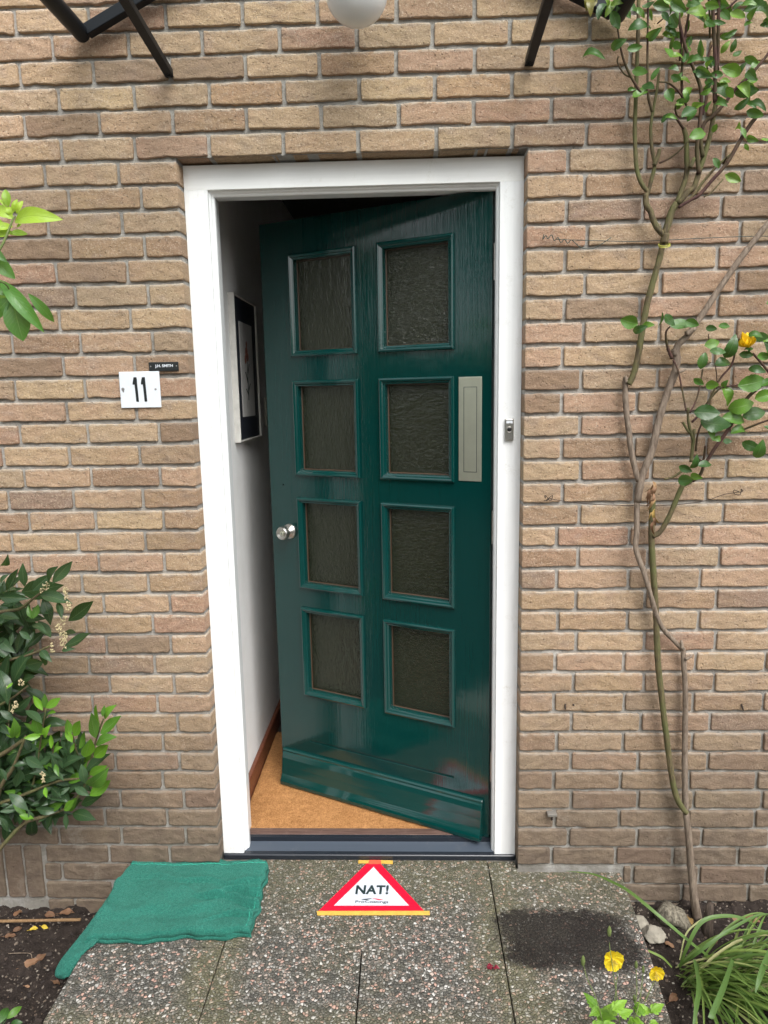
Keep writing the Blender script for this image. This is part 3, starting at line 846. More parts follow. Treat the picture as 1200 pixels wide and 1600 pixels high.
for (dy, dz, r_) in ((.0, .06, .022), (-.02, .035, .016), (.018, .045, .015), (.004, .09, .012)):
    m.lathe([(r_, 0), (r_*.6, .0004), (.0002, .0005)], 9, 0, Matrix.Translation((.0160, dy, dz)) @ Matrix.Rotation(-math.pi/2, 4, 'Z'))
m.build('flower_head', simple('faded_red_ink', (.33, .11, .07), .7, 0, .4, 150), pr)
m = MB()
for (a_, b_) in (((0, .05), (0, -.11)), ((0, -.02), (.03, .02)), ((0, -.05), (-.03, -.01)), ((0, -.08), (.035, -.05)), ((0, -.09), (-.03, -.07))):
    m.tube([(.0164, *a_), (.0164, *b_)], .0022, 5)
m.build('flower_stem', simple('dark_ink', (.045, .05, .045), .7), pr)
# light switch
sw = empty('light_switch', (HX, 1.02, 1.40)); tag(sw, 'small cream light switch on the hall wall beside the picture', 'switch')
m = MB(); m.box((.0002, -.036, -.060), (.010, .036, .060)); m.build('plate', simple('cream_plastic', (.50, .48, .40), .4), sw, bevel=.003)
m = MB(); m.box((.0102, -.012, -.028), (.016, .012, .028)); m.build('rocker', simple('brass_plastic', (.30, .27, .19), .4), sw, bevel=.002)

# ================================================================== TEXT
def text_obj(txt, name, mat, parent, size_w, size_h, centre, M, depth=.0006, bold=.0, shear=0.0, spacing=1.0):
    cu = bpy.data.curves.new('txt', 'FONT'); cu.body = txt; cu.align_x = 'CENTER'; cu.align_y = 'CENTER'
    cu.extrude = .01; cu.offset = bold; cu.shear = shear; cu.space_character = spacing; cu.resolution_u = 6
    ob = bpy.data.objects.new('txt', cu); COL.objects.link(ob)
    dg = bpy.context.evaluated_depsgraph_get(); dg.update()
    me = bpy.data.meshes.new_from_object(ob.evaluated_get(dg))
    bpy.data.objects.remove(ob)
    co = np.empty(len(me.vertices) * 3, dtype=np.float32); me.vertices.foreach_get('co', co); co = co.reshape(-1, 3)
    lo, hi = co.min(0), co.max(0)
    q = (co - (lo + hi) / 2) / (hi - lo) * np.array([size_w, size_h, depth])
    q = q + np.array([centre[0], centre[1], depth / 2])
    out = np.array([tuple(M @ Vector(v)) for v in q], dtype=np.float32)
    me.vertices.foreach_set('co', out.ravel()); me.update(); me.name = name
    me.materials.clear(); me.materials.append(mat)
    o = bpy.data.objects.new(name, me); COL.objects.link(o); o.parent = parent
    return o
# wall text plane: x right, y up -> world x,z ; depth toward viewer (-Y)
WALLM = Matrix(((1, 0, 0, 0), (0, 0, -1, 0), (0, 1, 0, 0), (0, 0, 0, 1)))
hn = empty('house_number_plate', (-.1405, -.004, 1.4878)); tag(hn, 'white enamel plate with black number eleven on the brick left of the door', 'house number')
m = MB(); m.box((-.0570, -.0015, -.0500), (.0570, .0035, .0500)); m.build('plate', M_ENAMEL, hn, bevel=.0016, bseg=3)
for dx in (0.0, .0235):
    m = MB()
    P = [(-.0190, .0185), (-.0155, .0340), (-.0150, .0345), (-.0075, .0345), (-.0068, .0338), (-.0048, -.0325), (-.0054, -.0332), (-.0117, -.0332), (-.0123, -.0325), (-.0140, .0160), (-.0145, .0140), (-.0188, .0142), (-.0192, .0150)]
    m.prism([(x + dx, z) for (x, z) in P], -.0022, -.0016, 'y'); m.build('digit', M_INK, hn)
for (x, z) in ((-.0485, .001), (.0445, .0005)):
    m = MB(); m.lathe([(.0005, -.0026), (.0026, -.0024), (.0032, -.0016)], 16, 0, Matrix.Translation((x, 0, z))); m.build('screw', M_SCREW, hn)
m = MB(); m.lathe([(.0005, -.0019), (.0048, -.0017)], 9, 0, Matrix.Translation((-.0478, 0, .002))); m.lathe([(.0004, -.0018), (.0026, -.0017)], 7, 0, Matrix.Translation((-.047, 0, -.0045))); m.build('rust_spot', M_SCREW, hn)
npl = empty('name_plate', (-.0695, -.004, 1.5502)); tag(npl, 'narrow black name plate with white lettering above the house number', 'name plate')
m = MB(); m.box((-.0415, -.0012, -.0122), (.0415, .0035, .0122)); m.build('plate', M_INK, npl, bevel=.0008)
text_obj('J.H. SMITH', 'lettering', M_ENAMEL, npl, .050, .0098, (.0015, .0008), Matrix.Translation((0, -.0013, 0)) @ WALLM, bold=.025)
for x in (-.036, .0365):
    m = MB(); m.lathe([(.0004, -.0020), (.0017, -.0018), (.002, -.0012)], 14, 0, Matrix.Translation((x, 0, .0008))); m.build('screw', M_SCREW, npl)

# ================================================================== STICKER
st = empty('warning_sticker', (.485, -.09, 0)); tag(st, 'red bordered triangular wet paint warning stuck flat on the paving by the sill', 'sign')
def L(px, py, z=.0): 
    p = atz(px, py, 0); return (p.x - st.location.x, p.y - st.location.y, z)
def flat(poly, z0, z1, name, mat, parent=st):
    mb = MB(); mb.prism([L(*q)[:2] for q in poly][::-1], z0, z1, 'z'); return mb.build(name, mat, parent)
flat([(498, 1424), (573.5, 1349.5), (593.7, 1349.5), (662.4, 1424)], .0014, .0020, 'border', M_RED)
flat([(521.8, 1416), (583.6, 1355.6), (639, 1416)], .0021, .0025, 'panel', M_LBLW)
flat([(494.7, 1424.2), (496, 1431), (671.6, 1430.6), (671.2, 1424.0)], .0013, .0019, 'tape', M_TAPE)
flat([(560, 1344.9), (559.8, 1349.9), (577, 1350), (577, 1344.8)], .0016, .0022, 'tape', M_TAPE)
flat([(595, 1344.8), (595, 1350), (613.8, 1351.2), (613.6, 1345.4)], .0016, .0022, 'tape', M_TAPE)
flat([(577.2, 1344.8), (575, 1351), (596, 1351), (594.8, 1344.8)], .00205, .0026, 'tape', M_TAPEP)
FL = Matrix.Identity(4)
c = L(581.5, 1391.4); a = L(555.7, 1391.4); b_ = L(607.4, 1391.4); tz = L(581, 1384.3); bz = L(581, 1398.6)
text_obj('NAT!', 'lettering', M_TEXT, st, b_[0]-a[0], tz[1]-bz[1], (c[0], c[1]), Matrix.Translation((0, 0, .0026)), depth=.0003, bold=.035, shear=.05, spacing=1.05)
c = L(581, 1410.8); a = L(555, 1411); b_ = L(606.6, 1411); tz = L(581, 1408.6); bz = L(581, 1413.6)
text_obj('ProCoatings', 'lettering', M_TEXT, st, b_[0]-a[0], tz[1]-bz[1], (c[0], c[1]), Matrix.Translation((0, 0, .0026)), depth=.0003, bold=.01)
flat([(563.5, 1407.6), (570, 1405.6), (580, 1404.9), (581, 1405.5), (572, 1407.6)], .0026, .0029, 'swoosh', M_TEXT)
flat([(581, 1404.9), (588, 1405.2), (594, 1406.2), (599, 1407.5), (590, 1407.4)], .0026, .0029, 'swoosh', M_RED)

# ================================================================== TOWEL
def towel():
    # outline on the slab in pixels of the photograph at paving height
    top = [atz(*q, .004) for q in [(203, 1354), (245, 1352), (300, 1350.5), (350, 1351), (385, 1353), (419, 1355)]]
    bot = [atz(*q, .004) for q in [(131, 1476), (190, 1474.5), (250, 1471), (300, 1468), (350, 1467), (394, 1465)]]
    lef = [atz(*q, .004) for q in [(203, 1354), (182, 1384), (158, 1425), (131, 1476)]]
    rig = [atz(*q, .004) for q in [(419, 1355), (415, 1387), (404, 1425), (394, 1465)]]
    top, bot, lef, rig = [smooth_path(x, 12) for x in (top, bot, lef, rig)]
    def ev(path, t):
        x = t * (len(path) - 1); i = min(int(x), len(path) - 2); return path[i] * (1 - (x - i)) + path[i+1] * (x - i)
    NU, NV = 210, 120
    def layer(shrink, zoff, thick, seed, wr):
        co = np.zeros((NU, NV, 3))
        for i in range(NU):
            u = i / (NU - 1)
            for j in range(NV):
                v = j / (NV - 1)
                uu = .5 + (u - .5) * shrink; vv = .5 + (v - .5) * shrink
                C = ev(top, uu) * (1 - vv) + ev(bot, uu) * vv + ev(lef, vv) * (1 - uu) + ev(rig, vv) * uu \
                    - ((1-uu)*(1-vv)*top[0] + uu*(1-vv)*top[-1] + (1-uu)*vv*bot[0] + uu*vv*bot[-1])
                ew = 1 - min(1, 8 * min(u, 1 - u, v, 1 - v))
                C = C + np.array([.0045 * math.sin(v * 13 + seed) + .003 * math.sin(v * 31), .0045 * math.sin(u * 15 + seed) + .0028 * math.sin(u * 37 + seed), 0]) * ew
                co[i, j] = C
        U, Vv = np.meshgrid(np.linspace(0, 1, NU), np.linspace(0, 1, NV), indexing='ij')
        e = np.minimum(np.minimum(U, 1 - U) * .42, np.minimum(Vv, 1 - Vv) * .32)
        prof = np.sqrt(np.clip(1 - (1 - np.clip(e / .011, 0, 1)) ** 2, 0, 1))
        z = zoff + thick * prof
        X, Y = co[..., 0], co[..., 1]
        z = z + prof * (wr * .010 * (vnoise(X + 5, Y * 1.6 + 5, 9, seed) - .5) + .0035 * (vnoise(X + 5, Y + 5, 26, seed + 1) - .5))
        # creases fanning from the right edge
        for (cx, cy, ang, ln, am, wd) in ((.11, -.125, 8, .11, .008, .009), (.10, -.160, -12, .12, .007, .008), (.125, -.215, 14, .08, .006, .007), (.02, -.08, -6, .20, .004, .012), (-.10, -.20, 5, .22, .003, .02)):
            dx, dy = X - cx, Y - cy; ca, sa = math.cos(rad(ang)), math.sin(rad(ang))
            al = dx * ca + dy * sa; ac = -dx * sa + dy * ca + .01 * np.sin(al * 40)
            z = z + wr * prof * am * np.exp(-(al / ln) ** 2) * (np.exp(-(ac / wd) ** 2) - .7 * np.exp(-((ac + wd * 1.5) / wd) ** 2))
        z = z + prof * .0013 * RNG.normal(0, 1, z.shape)
        # the fold lifts against the sill
        z = z + wr * prof * .006 * np.exp(-((Y - .035) / .022) ** 2) * np.exp(-((X + .02) / .12) ** 2)
        co[..., 2] = z
        return co
    mb = MB()
    A = layer(1.0, .003, .012, 31, .6); B = layer(.985, .0130, .0125, 44, 2.3)
    for co in (A, B):
        idx = [[mb.addv(co[i, j]) for j in range(NV)] for i in range(NU)]
        for i in range(NU - 1):
            for j in range(NV - 1): mb.face((idx[i][j], idx[i][j+1], idx[i+1][j+1], idx[i+1][j]))
    # flap that hangs over the left edge of the slab
    NA, NB = 120, 40
    idx = []
    outer = smooth_path([tuple(atz(*q)) for q in ((181, 1385, .012), (157, 1418, .004), (129, 1457, -.015), (104, 1488, -.04), (90, 1508, -.055), (86, 1525, -.066), (100, 1531, -.072))], 12)
    inner = smooth_path([tuple(atz(*q)) for q in ((205, 1388, .016), (186, 1420, .016), (166, 1450, .016), (150, 1472, .016), (138, 1482, .012), (124, 1500, -.012), (108, 1526, -.050))], 12)
    for i in range(NA):
        t = i / (NA - 1); po = ev(outer, t); pi_ = ev(inner, t); q = []
        for j in range(NB):
            s_ = j / (NB - 1)
            p = pi_ * (1 - s_) + po * s_
            bul = math.sin(math.pi * s_) ** .7
            n1 = noise.noise(Vector((p[0] * 90, p[1] * 90, 3)))
            q.append(mb.addv((p[0] - .004 * bul, p[1] - .005 * bul, p[2] + .007 * bul + .005 * n1 * bul + .0012 * random.uniform(-1, 1))))
        idx.append(q)
    for i in range(NA - 1):
        for j in range(NB - 1): mb.face((idx[i][j], idx[i][j+1], idx[i+1][j+1], idx[i+1][j]))
    o = mb.build('towel', M_TOWEL, smooth=True)
    md = o.modifiers.new('thick', 'SOLIDIFY'); md.thickness = .004; md.offset = -1
    tag(o, 'folded sea green terry towel lying on the slab left of the sticker', 'towel')
    # stitched hem lines
    mb = MB()
    pts = [B[i, 9] + np.array([0, 0, .0006]) for i in range(3, NU - 3, 3)]; mb.tube(pts, .0013, 6)
    pts = [B[NU-8, j] + np.array([0, 0, .0006]) for j in range(60, NV - 3, 3)]; mb.tube(pts, .0012, 6)
    mb.build('hem', simple('hem_thread', (.03, .33, .235), .8), o, smooth=True)
towel()

# ================================================================== LAMP
lc = at(557, -14, -.15)
lamp = empty('wall_lamp', (lc.x, -.004, lc.z + .126)); tag(lamp, 'white opal globe lamp on the wall above the door', 'lamp')
g = MB()
prof = []
R_ = .0745
for i in range(33):
    a_ = -math.pi/2 + math.pi * i / 32
    prof.append((max(.0003, R_ * math.cos(a_)), R_ * math.sin(a_)))
Mx = Matrix.Translation((0, -.146, -.126)) @ Matrix.Rotation(math.pi/2, 4, 'X')
g.lathe(prof, 56, 0, Mx); g.build('globe', M_OPAL, lamp, smooth=True)
g = MB(); g.lathe([(.001, -.0335), (.046, -.0335), (.046, .0), (.001, .0)], 40, 0, Matrix.Translation((0, -.146, -.033)) @ Matrix.Rotation(math.pi/2, 4, 'X')); g.build('cap', M_BLACK, lamp, bevel=.003)
g = MB(); g.tube([(0, -.146, -.02), (0, -.12, .02), (0, -.06, .03), (0, -.004, .03)], .011, 14); g.lathe([(.001, -.02), (.045, -.016), (.05, 0.0), (.001, .0)], 32, 0, Matrix.Translation((0, 0, .03))); g.build('arm', M_BLACK, lamp, smooth=True)

# ================================================================== CANOPY
def canopy():
    root = empty('door_canopy', (.462, 0, 2.40)); tag(root, 'black steel frame of a small pitched canopy fixed above the door', 'canopy')
    xl, xr, zc, ax_, az, D = -.2155, 1.1450, 2.385, .4648, 2.715, 1.25
    def P(mb, name, mat=M_BLACK, **k):
        o = mb.build(name, mat, root, **k); o.location = -root.location; return o
    sl = (az - zc) / (ax_ - xl)
    for s_, x in ((1, xl), (-1, xr)):
        mb = MB(); mb.tube([(x, -.022, zc + .004), (x, -D, zc + .004)], .0205, 24); P(mb, 'eaves_tube', smooth=False, bevel=.002)
        for y in (-.030, -D + .02):
            mb = MB()
            d = Vector((ax_ - x, 0, az - zc)); Ln = d.length; a_ = math.atan2(az - zc, abs(ax_ - x))
            Mt = Matrix.Translation((x, y, zc)) @ Matrix.Rotation(-a_ if s_ > 0 else a_ + math.pi, 4, 'Y')
            mb.box((.016, -.0135, -.0135), (Ln, .0135, .0135), 0, Mt); P(mb, 'rafter', bevel=.002)
        # strut : two flats meeting at a bolt on the wall
        xs = -.003 if s_ > 0 else .9300
        zt = 2.2915 if s_ > 0 else 2.2900
        sx = 1 if s_ > 0 else -1
        mb = MB()
        e = Vector((xs - sx * .015, -1.16, 2.447)); b0 = Vector((xs, -.010, zt)); dd = (e - b0)
        Ld = dd.length; q = dd.to_track_quat('X', 'Z').to_matrix().to_4x4()
        Mt = Matrix.Translation(b0) @ q
        mb.box((-.010, -.0110, -.0015), (Ld, .0110, .0015), 0, Mt)
        mb.box((-.004, .0085, .0016), (Ld, .0110, .016), 0, Mt)
        mb.box((-.004, -.0110, .0016), (Ld, -.0085, .016), 0, Mt)
        P(mb, 'strut', bevel=.0008)
        mb = MB(); Mb = Matrix.Translation((xs, -.0135, zt + .006)) 
        mb.lathe([(.0075, -.004), (.007, -.0075), (.004, -.0100), (.0004, -.0106)], 20, 0, Mb); mb.lathe([(.009, .013), (.009, -.0035), (.0005, -.0036)], 20, 0, Mb)
        P(mb, 'bolt', smooth=True)
    t = NT('clear_acrylic')
    g = t.n('BsdfGlossy', None, Color=(1, 1, 1), Roughness=.05); tr = t.n('BsdfTransparent', None, Color=(.93, .95, .95))
    f = t.n('Fresnel', None, IOR=1.3)
    mx = t.n('MixShader', None, i0=.025, i1=tr.outputs[0], i2=g.outputs[0]); t.t.links.new(mx.outputs[0], t.out.inputs[0])
    for s_, x in ((1, xl), (-1, xr)):
        mb = MB()
        p = [(x - s_*.02, zc + .0), (ax_, az + .022), (ax_, az + .027), (x - s_*.02, zc + .030)]
        p = [(x - s_*.02, zc + .022), (ax_ - s_*.001, az + .030), (ax_ - s_*.001, az + .034), (x - s_*.02, zc + .026)]
        mb.prism(p if s_ > 0 else p[::-1], -D, -.01, 'y'); P(mb, 'roof_panel', t.mat)
canopy()

# ================================================================== WIRES, HOOK, NAILS
def px_tube(name, pts, Y, r, mat, n=6, k=6):
    mb = MB(); P = smooth_path([tuple(at(x, y, Y if not hasattr(Y, '__len__') else Y[i])) for i, (x, y) in enumerate(pts)], k)
    mb.tube(P, r, n); return mb
w = px_tube('w', [(868, 374), (930, 376), (1000, 377), (1100, 372), (1200, 369), (1320, 372)], -.012, .0010, M_WIRE)
w2 = [(850, 366), (848, 374), (853, 368), (856, 373), (862, 367), (866, 376), (872, 371), (876, 379), (882, 374), (887, 380), (892, 375), (896, 377), (905, 385), (918, 389), (932, 386), (955, 371)]
w.tube(smooth_path([tuple(at(x, y, -.010)) for x, y in w2], 5), .0012, 6)
tag(w.build('garden_wire', M_WIRE, smooth=True), 'thin green wire with a coiled end stretched across the brick beside the door top', 'wire')
w = px_tube('w', [(856, 778), (880, 783), (930, 788), (990, 790), (1050, 789), (1100, 783), (1130, 773), (1160, 768)], -.012, .0010, M_WIRER)
for (cx, cy) in ((856, 778), (1153, 769)):
    w.tube(smooth_path([tuple(at(cx + random.uniform(-8, 8), cy + random.uniform(-5, 5), -.012 + random.uniform(-.006, .002))) for _ in range(8)], 4), .0010, 5)
tag(w.build('garden_wire', M_WIRER, smooth=True), 'rusty wire with knotted ends across the brick halfway up the rose', 'wire')
hk = empty('wall_hook', tuple(at(861, 1268, 0)))
tag(hk, 'small rusty grey hook in the mortar low on the right wall', 'hook')
m = MB(); m.box((-.014, -.022, -.004), (.014, -.001, .004)); m.build('plate', simple('grey_zinc', (.25, .235, .21), .6, .4), hk, bevel=.001)
m = MB(); m.tube([(0, -.018, -.003), (0, -.020, -.012), (0, -.014, -.019), (0, -.006, -.018)], .0026, 8); m.build('prong', M_WIRER, hk, smooth=True)
for i, (x, y, a_) in enumerate(((1158, 1104, 20), (883, 1103, -10), (896, 1101, 0))):
    p = at(x, y, 0)
    m = MB(); dx = math.sin(rad(a_)) * .008
    if i < 2: m.tube([(0, .001, .007), (dx*.4, -.006, .002), (dx, -.009, -.008)], [.0022, .0026, .0018], 7)
    else: m.lathe([(.0030, .0), (.0028, -.003), (.0004, -.0035)], 10)
    o = m.build('rusty_nail', M_WIRER, smooth=True, loc=tuple(p))
    tag(o, ['bent rusty nail in the brick right of the rose stems', 'bent rusty nail in the brick near the door frame', 'round rusty nail head beside the bent nail near the frame'][i], 'nail')
# ================================================================== PLANTS
def branch(mb, pts, Y, w0, w1, k=5, n=9, bump=.16):
    """pts px; w in px diameters"""
    m_ = len(pts)
    Ys = [Y] * m_ if not hasattr(Y, '__len__') else list(np.interp(np.linspace(0, 1, m_), np.linspace(0, 1, len(Y)), Y))
    W = [tuple(at(x, y, Ys[i])) for i, (x, y) in enumerate(pts)]
    P = smooth_path(W, k); out = []
    rs = np.interp(np.linspace(0, 1, len(P)), [0, 1], [w0, w1]) * .5
    rs = [r * ((Vector(p) - CAM).dot(CF)) / FPX for r, p in zip(rs, P)]
    mb.tube(P, rs, n, bump=bump)
    return P
def px_leaf(mb, bx, by, tx, ty, Yb, Yt=None, wr=.4, r=.5, **k):
    if Yt is None: Yt = Yb + random.uniform(-.035, .015)
    b = at(bx, by, Yb); t = at(tx, ty, Yt); mb.cur = r
    mb.leaf(b, t, (t - b).length * wr, **k)

# ---- climbing rose
def rose():
    root = empty('climbing_rose', tuple(at(1085, 1432, -.05))); tag(root, 'climbing rose with bare trunks tied up the wall right of the door', 'rose')
    def P(mb, name, mat, **k):
        o = mb.build(name, mat, root, **k); o.location = -root.location; return o
    mb = MB()
    branch(mb, [(1090, 1436), (1086, 1410), (1081, 1370), (1077, 1320), (1072, 1268)], [-.060, -.045, -.035], 14, 9.5)
    branch(mb, [(1072, 1270), (1070, 1225), (1070, 1170), (1071, 1110), (1070, 1060), (1067, 1013)], [-.035, -.025, -.02], 9.5, 8)
    branch(mb, [(1068, 1016), (1055, 1003), (1038, 985), (1027, 965), (1018, 935), (1008, 900), (998, 873), (993, 855), (995, 830), (995, 800), (996, 780)], [-.02, -.045, -.03], 7.5, 9, bump=.25)
    branch(mb, [(996, 785), (1003, 745), (1018, 705), (1030, 655), (1042, 615), (1055, 580), (1057, 556), (1054, 545)], [-.03, -.03, -.035], 11, 11.5, bump=.25)
    branch(mb, [(1054, 556), (1060, 538), (1076, 522), (1097, 492), (1127, 446), (1165, 393), (1210, 336), (1250, 280)], [-.035, -.05, -.06], 10, 9)
    branch(mb, [(1072, 522), (1083, 515), (1086, 516)], -.055, 9, 7); branch(mb, [(1056, 583), (1066, 580), (1071, 577)], -.05, 5, 3.5)
    branch(mb, [(1071, 1030), (1077, 1027), (1081, 1025)], -.03, 5, 4); branch(mb, [(1066, 1013), (1065, 1004), (1064, 1001)], -.03, 6, 4)
    branch(mb, [(998, 752), (990, 722), (983, 680), (978, 632), (977, 600), (978, 590)], [-.028, -.022], 9, 9, bump=.25)
    branch(mb, [(979, 598), (977, 588)], -.03, 5, 4.5)
    P(mb, 'trunk', M_BARK, smooth=True)
    mb = MB()
    branch(mb, [(1073, 1270), (1066, 1262), (1057, 1245), (1050, 1215), (1045, 1180), (1040, 1140), (1034, 1090), (1028, 1035), (1026, 990), (1024, 940), (1020, 880), (1018, 835), (1019, 800), (1020, 782)], [-.04, -.03, -.03, -.03], 9, 9.5)
    branch(mb, [(982, 600), (988, 590), (996, 560), (1003, 520), (1010, 480), (1019, 445), (1030, 405), (1037, 372)], [-.03, -.03], 10, 9.5)
    branch(mb, [(1038, 380), (1040, 365)], -.035, 12, 12)
    branch(mb, [(1037, 368), (1027, 356), (1020, 342), (1016, 330), (1010, 320), (1009, 303)], [-.035, -.03], 9, 9)
    branch(mb, [(1009, 306), (1012, 300), (1003, 288), (996, 270), (993, 243), (992, 205), (993, 165), (995, 110), (997, 50), (998, -20)], [-.03, -.03], 7, 6)
    branch(mb, [(1012, 303), (1018, 280), (1023, 257), (1019, 235), (1017, 213), (1017, 195), (1022, 165), (1027, 137), (1030, 110)], [-.03, -.035], 6.5, 4)
    branch(mb, [(1022, 259), (1028, 244), (1031, 233)], -.035, 7, 5.5)
    branch(mb, [(1038, 366), (1044, 350), (1050, 330), (1057, 318)], -.035, 10, 11)
    branch(mb, [(1057, 320), (1066, 295), (1073, 270), (1073, 240), (1072, 215), (1068, 200)], [-.035, -.03], 9, 7)
    branch(mb, [(1060, 318), (1075, 300), (1084, 293), (1092, 270), (1100, 245), (1110, 210), (1115, 180), (1121, 150)], [-.04, -.05], 9, 7)
    branch(mb, [(1078, 262), (1085, 247)], -.05, 7, 6)
    branch(mb, [(1064, 322), (1085, 303), (1098, 285), (1118, 262), (1135, 247), (1150, 235)], [-.04, -.06], 5, 3.5)
    branch(mb, [(1020, 838), (1030, 832), (1040, 818), (1050, 797), (1062, 768), (1067, 758)], [-.035, -.05], 8, 8)
    branch(mb, [(1066, 760), (1081, 753)], -.05, 5, 4)
    branch(mb, [(1080, 722), (1082, 700), (1085, 670)], -.06, 6, 5); branch(mb, [(1075, 637), (1076, 660), (1083, 690)], -.06, 4, 5)
    branch(mb, [(1038, 749), (1052, 745), (1067, 735)], -.05, 3, 4); branch(mb, [(1067, 660), (1074, 672), (1080, 678)], -.06, 4, 4)
    branch(mb, [(1100, 308), (1110, 302), (1130, 280)], -.05, 2, 2)
    P(mb, 'trunk', M_BARKG, smooth=True)
    mb = MB()
    for pts, w0, w1 in (
        ([(1060, 324), (1078, 313), (1092, 305), (1112, 282), (1135, 256), (1155, 222), (1170, 198), (1182, 182)], 4.5, 6),
        ([(1117, 160), (1117, 130), (1118, 103), (1116, 60), (1114, 20), (1113, -20)], 6, 5), ([(1121, 110), (1122, 60), (1123, 10), (1124, -20)], 5, 4.5), ([(1109, 60), (1109, 30), (1107, -10)], 3, 3),
        ([(1092, 272), (1089, 235), (1093, 195), (1096, 160), (1094, 135), (1085, 110), (1074, 82), (1066, 55), (1061, 28), (1063, 5), (1070, -20)], 6, 3.5),
        ([(1098, 245), (1095, 215), (1101, 192), (1115, 180), (1135, 158), (1150, 138), (1170, 120), (1185, 103), (1205, 78)], 6, 4),
        ([(1130, 256), (1136, 245)], 3, 2), ([(1068, 201), (1063, 194), (1057, 185), (1052, 178)], 4, 3), ([(1058, 182), (1055, 170), (1060, 158)], 3, 2),
        ([(1030, 255), (1045, 248), (1060, 237), (1077, 219)], 3, 2),
        ([(1019, 175), (1013, 150), (1012, 120), (1012, 60), (1013, -10)], 4, 3), ([(1001, 145), (985, 118), (975, 95), (969, 70), (963, 30)], 4, 2.5), ([(988, 122), (975, 115), (965, 98), (966, 88)], 2.5, 2),
        ([(1062, 95), (1064, 60), (1060, 20), (1058, -10)], 3, 3), ([(1073, 165), (1062, 145), (1045, 130), (1030, 128)], 3.5, 2), ([(1067, 160), (1065, 120), (1068, 80), (1073, 40), (1080, 0)], 4, 3),
        ([(1098, 180), (1103, 150), (1106, 90), (1113, 70)], 3, 2.5), ([(1105, 30), (1118, 22), (1140, 10), (1160, -10)], 3, 3), ([(1027, 37), (1040, 26)], 2, 1.5),
        ([(1090, 718), (1102, 722), (1117, 700), (1135, 675), (1150, 650), (1165, 625), (1185, 606), (1210, 590)], 5, 5),
        ([(1082, 752), (1095, 740), (1100, 722)], 5, 4.5), ([(1081, 660), (1100, 640), (1112, 618), (1125, 592), (1143, 570), (1150, 545), (1155, 530)], 3.5, 2.5),
        ([(1100, 636), (1115, 617), (1128, 606), (1155, 601)], 3, 2), ([(1087, 705), (1090, 680), (1097, 660), (1105, 640)], 3, 2.5),
        ([(1050, 560), (1044, 545), (1041, 530), (1041, 518), (1047, 510)], 5, 2.2), ([(1052, 562), (1060, 580), (1065, 605), (1069, 625), (1072, 642)], 2.5, 2.5),
        ([(1098, 577), (1094, 600), (1088, 625), (1078, 645)], 2.5, 2.5), ([(1176, 552), (1186, 563), (1196, 575), (1210, 592)], 3, 4), ([(1108, 535), (1107, 522)], 1.5, 1.3),
        ([(1120, 608), (1120, 590), (1118, 570)], 1.5, 1.3), ([(1160, 672), (1185, 662), (1205, 655)], 3, 3), ([(1096, 725), (1100, 715), (1102, 697)], 4, 3)):
        mb = MB(); branch(mb, pts, [-.05, -.075], w0 * 1.1, w1 * 1.1, n=7, bump=.08)
        P(mb, 'twig', M_STEMR, smooth=True)
    mb = MB(); mb.cur = .5
    Q = [at(1038 + 9 * math.cos(a_), 381 + 3.2 * math.sin(a_) + a_ * .35, -.035 - .016 * math.sin(a_)) for a_ in np.linspace(0, 12.5, 40)]
    mb.tube(Q, .0012, 6); P(mb, 'plant_tie', M_TIE, smooth=True)
    mb = MB()
    for _ in range(14):
        x = random.uniform(1008, 1030); y = random.uniform(748, 825)
        px_leaf(mb, 1022 + random.uniform(-4, 4), y, x, y + random.uniform(8, 26), -.055, -.065, wr=.2, r=random.uniform(.5, .9), curl=.5)
    P(mb, 'torn_bark', DEAD, smooth=True)
    # leaves: centre px, length px, angle deg (0 = right, 90 = up), shade
    mb = MB()
    A = [(380,265,112,10),(500,207,85,30),(600,130,125,15),(575,225,78,5),(665,158,90,35),(740,160,78,-5),(672,345,80,60),(605,435,95,20),(640,405,60,-10),(700,30,90,-10),(780,30,95,-30),(870,75,118,-15),
         (760,62,60,-30),(888,225,85,100),(1000,220,80,60),(1025,155,80,25),(1060,70,80,-20),(1000,40,80,-40),(1150,68,150,-5),(775,270,75,5),(850,285,72,20),(900,340,90,-30),(1030,332,110,-20),(1000,385,62,0),
         (1110,385,90,5),(1100,428,130,10),(980,445,110,-25),(1080,488,90,40),(1150,500,95,-10),(1140,532,90,-8),(830,530,88,30),(830,435,80,60),(870,632,90,10),(920,500,62,70),(950,600,50,60),(1100,690,40,-60),
         (1085,622,62,-70),(1128,650,62,-20),(1190,655,50,0),(1035,835,85,-25),(958,765,60,-60),(485,95,100,-70),(430,50,110,60),(525,20,110,45),(640,20,70,20),(720,80,60,-60),(850,20,80,10),(930,110,60,-20),
         (1110,20,80,10),(1190,120,60,-10),(870,500,60,30),(790,490,50,10),(800,380,90,5),(600,335,80,-5),(560,420,40,0),(920,400,60,40),(960,350,70,0),(1060,590,30,60),(600,60,70,-40),(650,70,60,-70),(540,60,70,-60),(980,15,90,-20),(1140,10,90,15),(1060,25,70,30)]
    for (x, y, l, a_) in A:
        X, Y_ = 800 + x / 3, y / 3; l = l / 3 * .95; a_ += random.uniform(-8, 8)
        dx, dy = math.cos(rad(a_)) * l / 2, -math.sin(rad(a_)) * l / 2
        yy = random.uniform(-.11, -.045)
        r = random.choice([.2, .35, .5, .6, .7, .8, .85])
        if x < 620 and y > 180: r = random.uniform(.5, .72)
        px_leaf(mb, X - dx, Y_ - dy, X + dx, Y_ + dy, yy, wr=random.uniform(.40, .58), r=r, curl=random.uniform(-.12, .25), fold=random.uniform(.0, .7), wave=.05, shape=.85, seg=14, ser=.09)
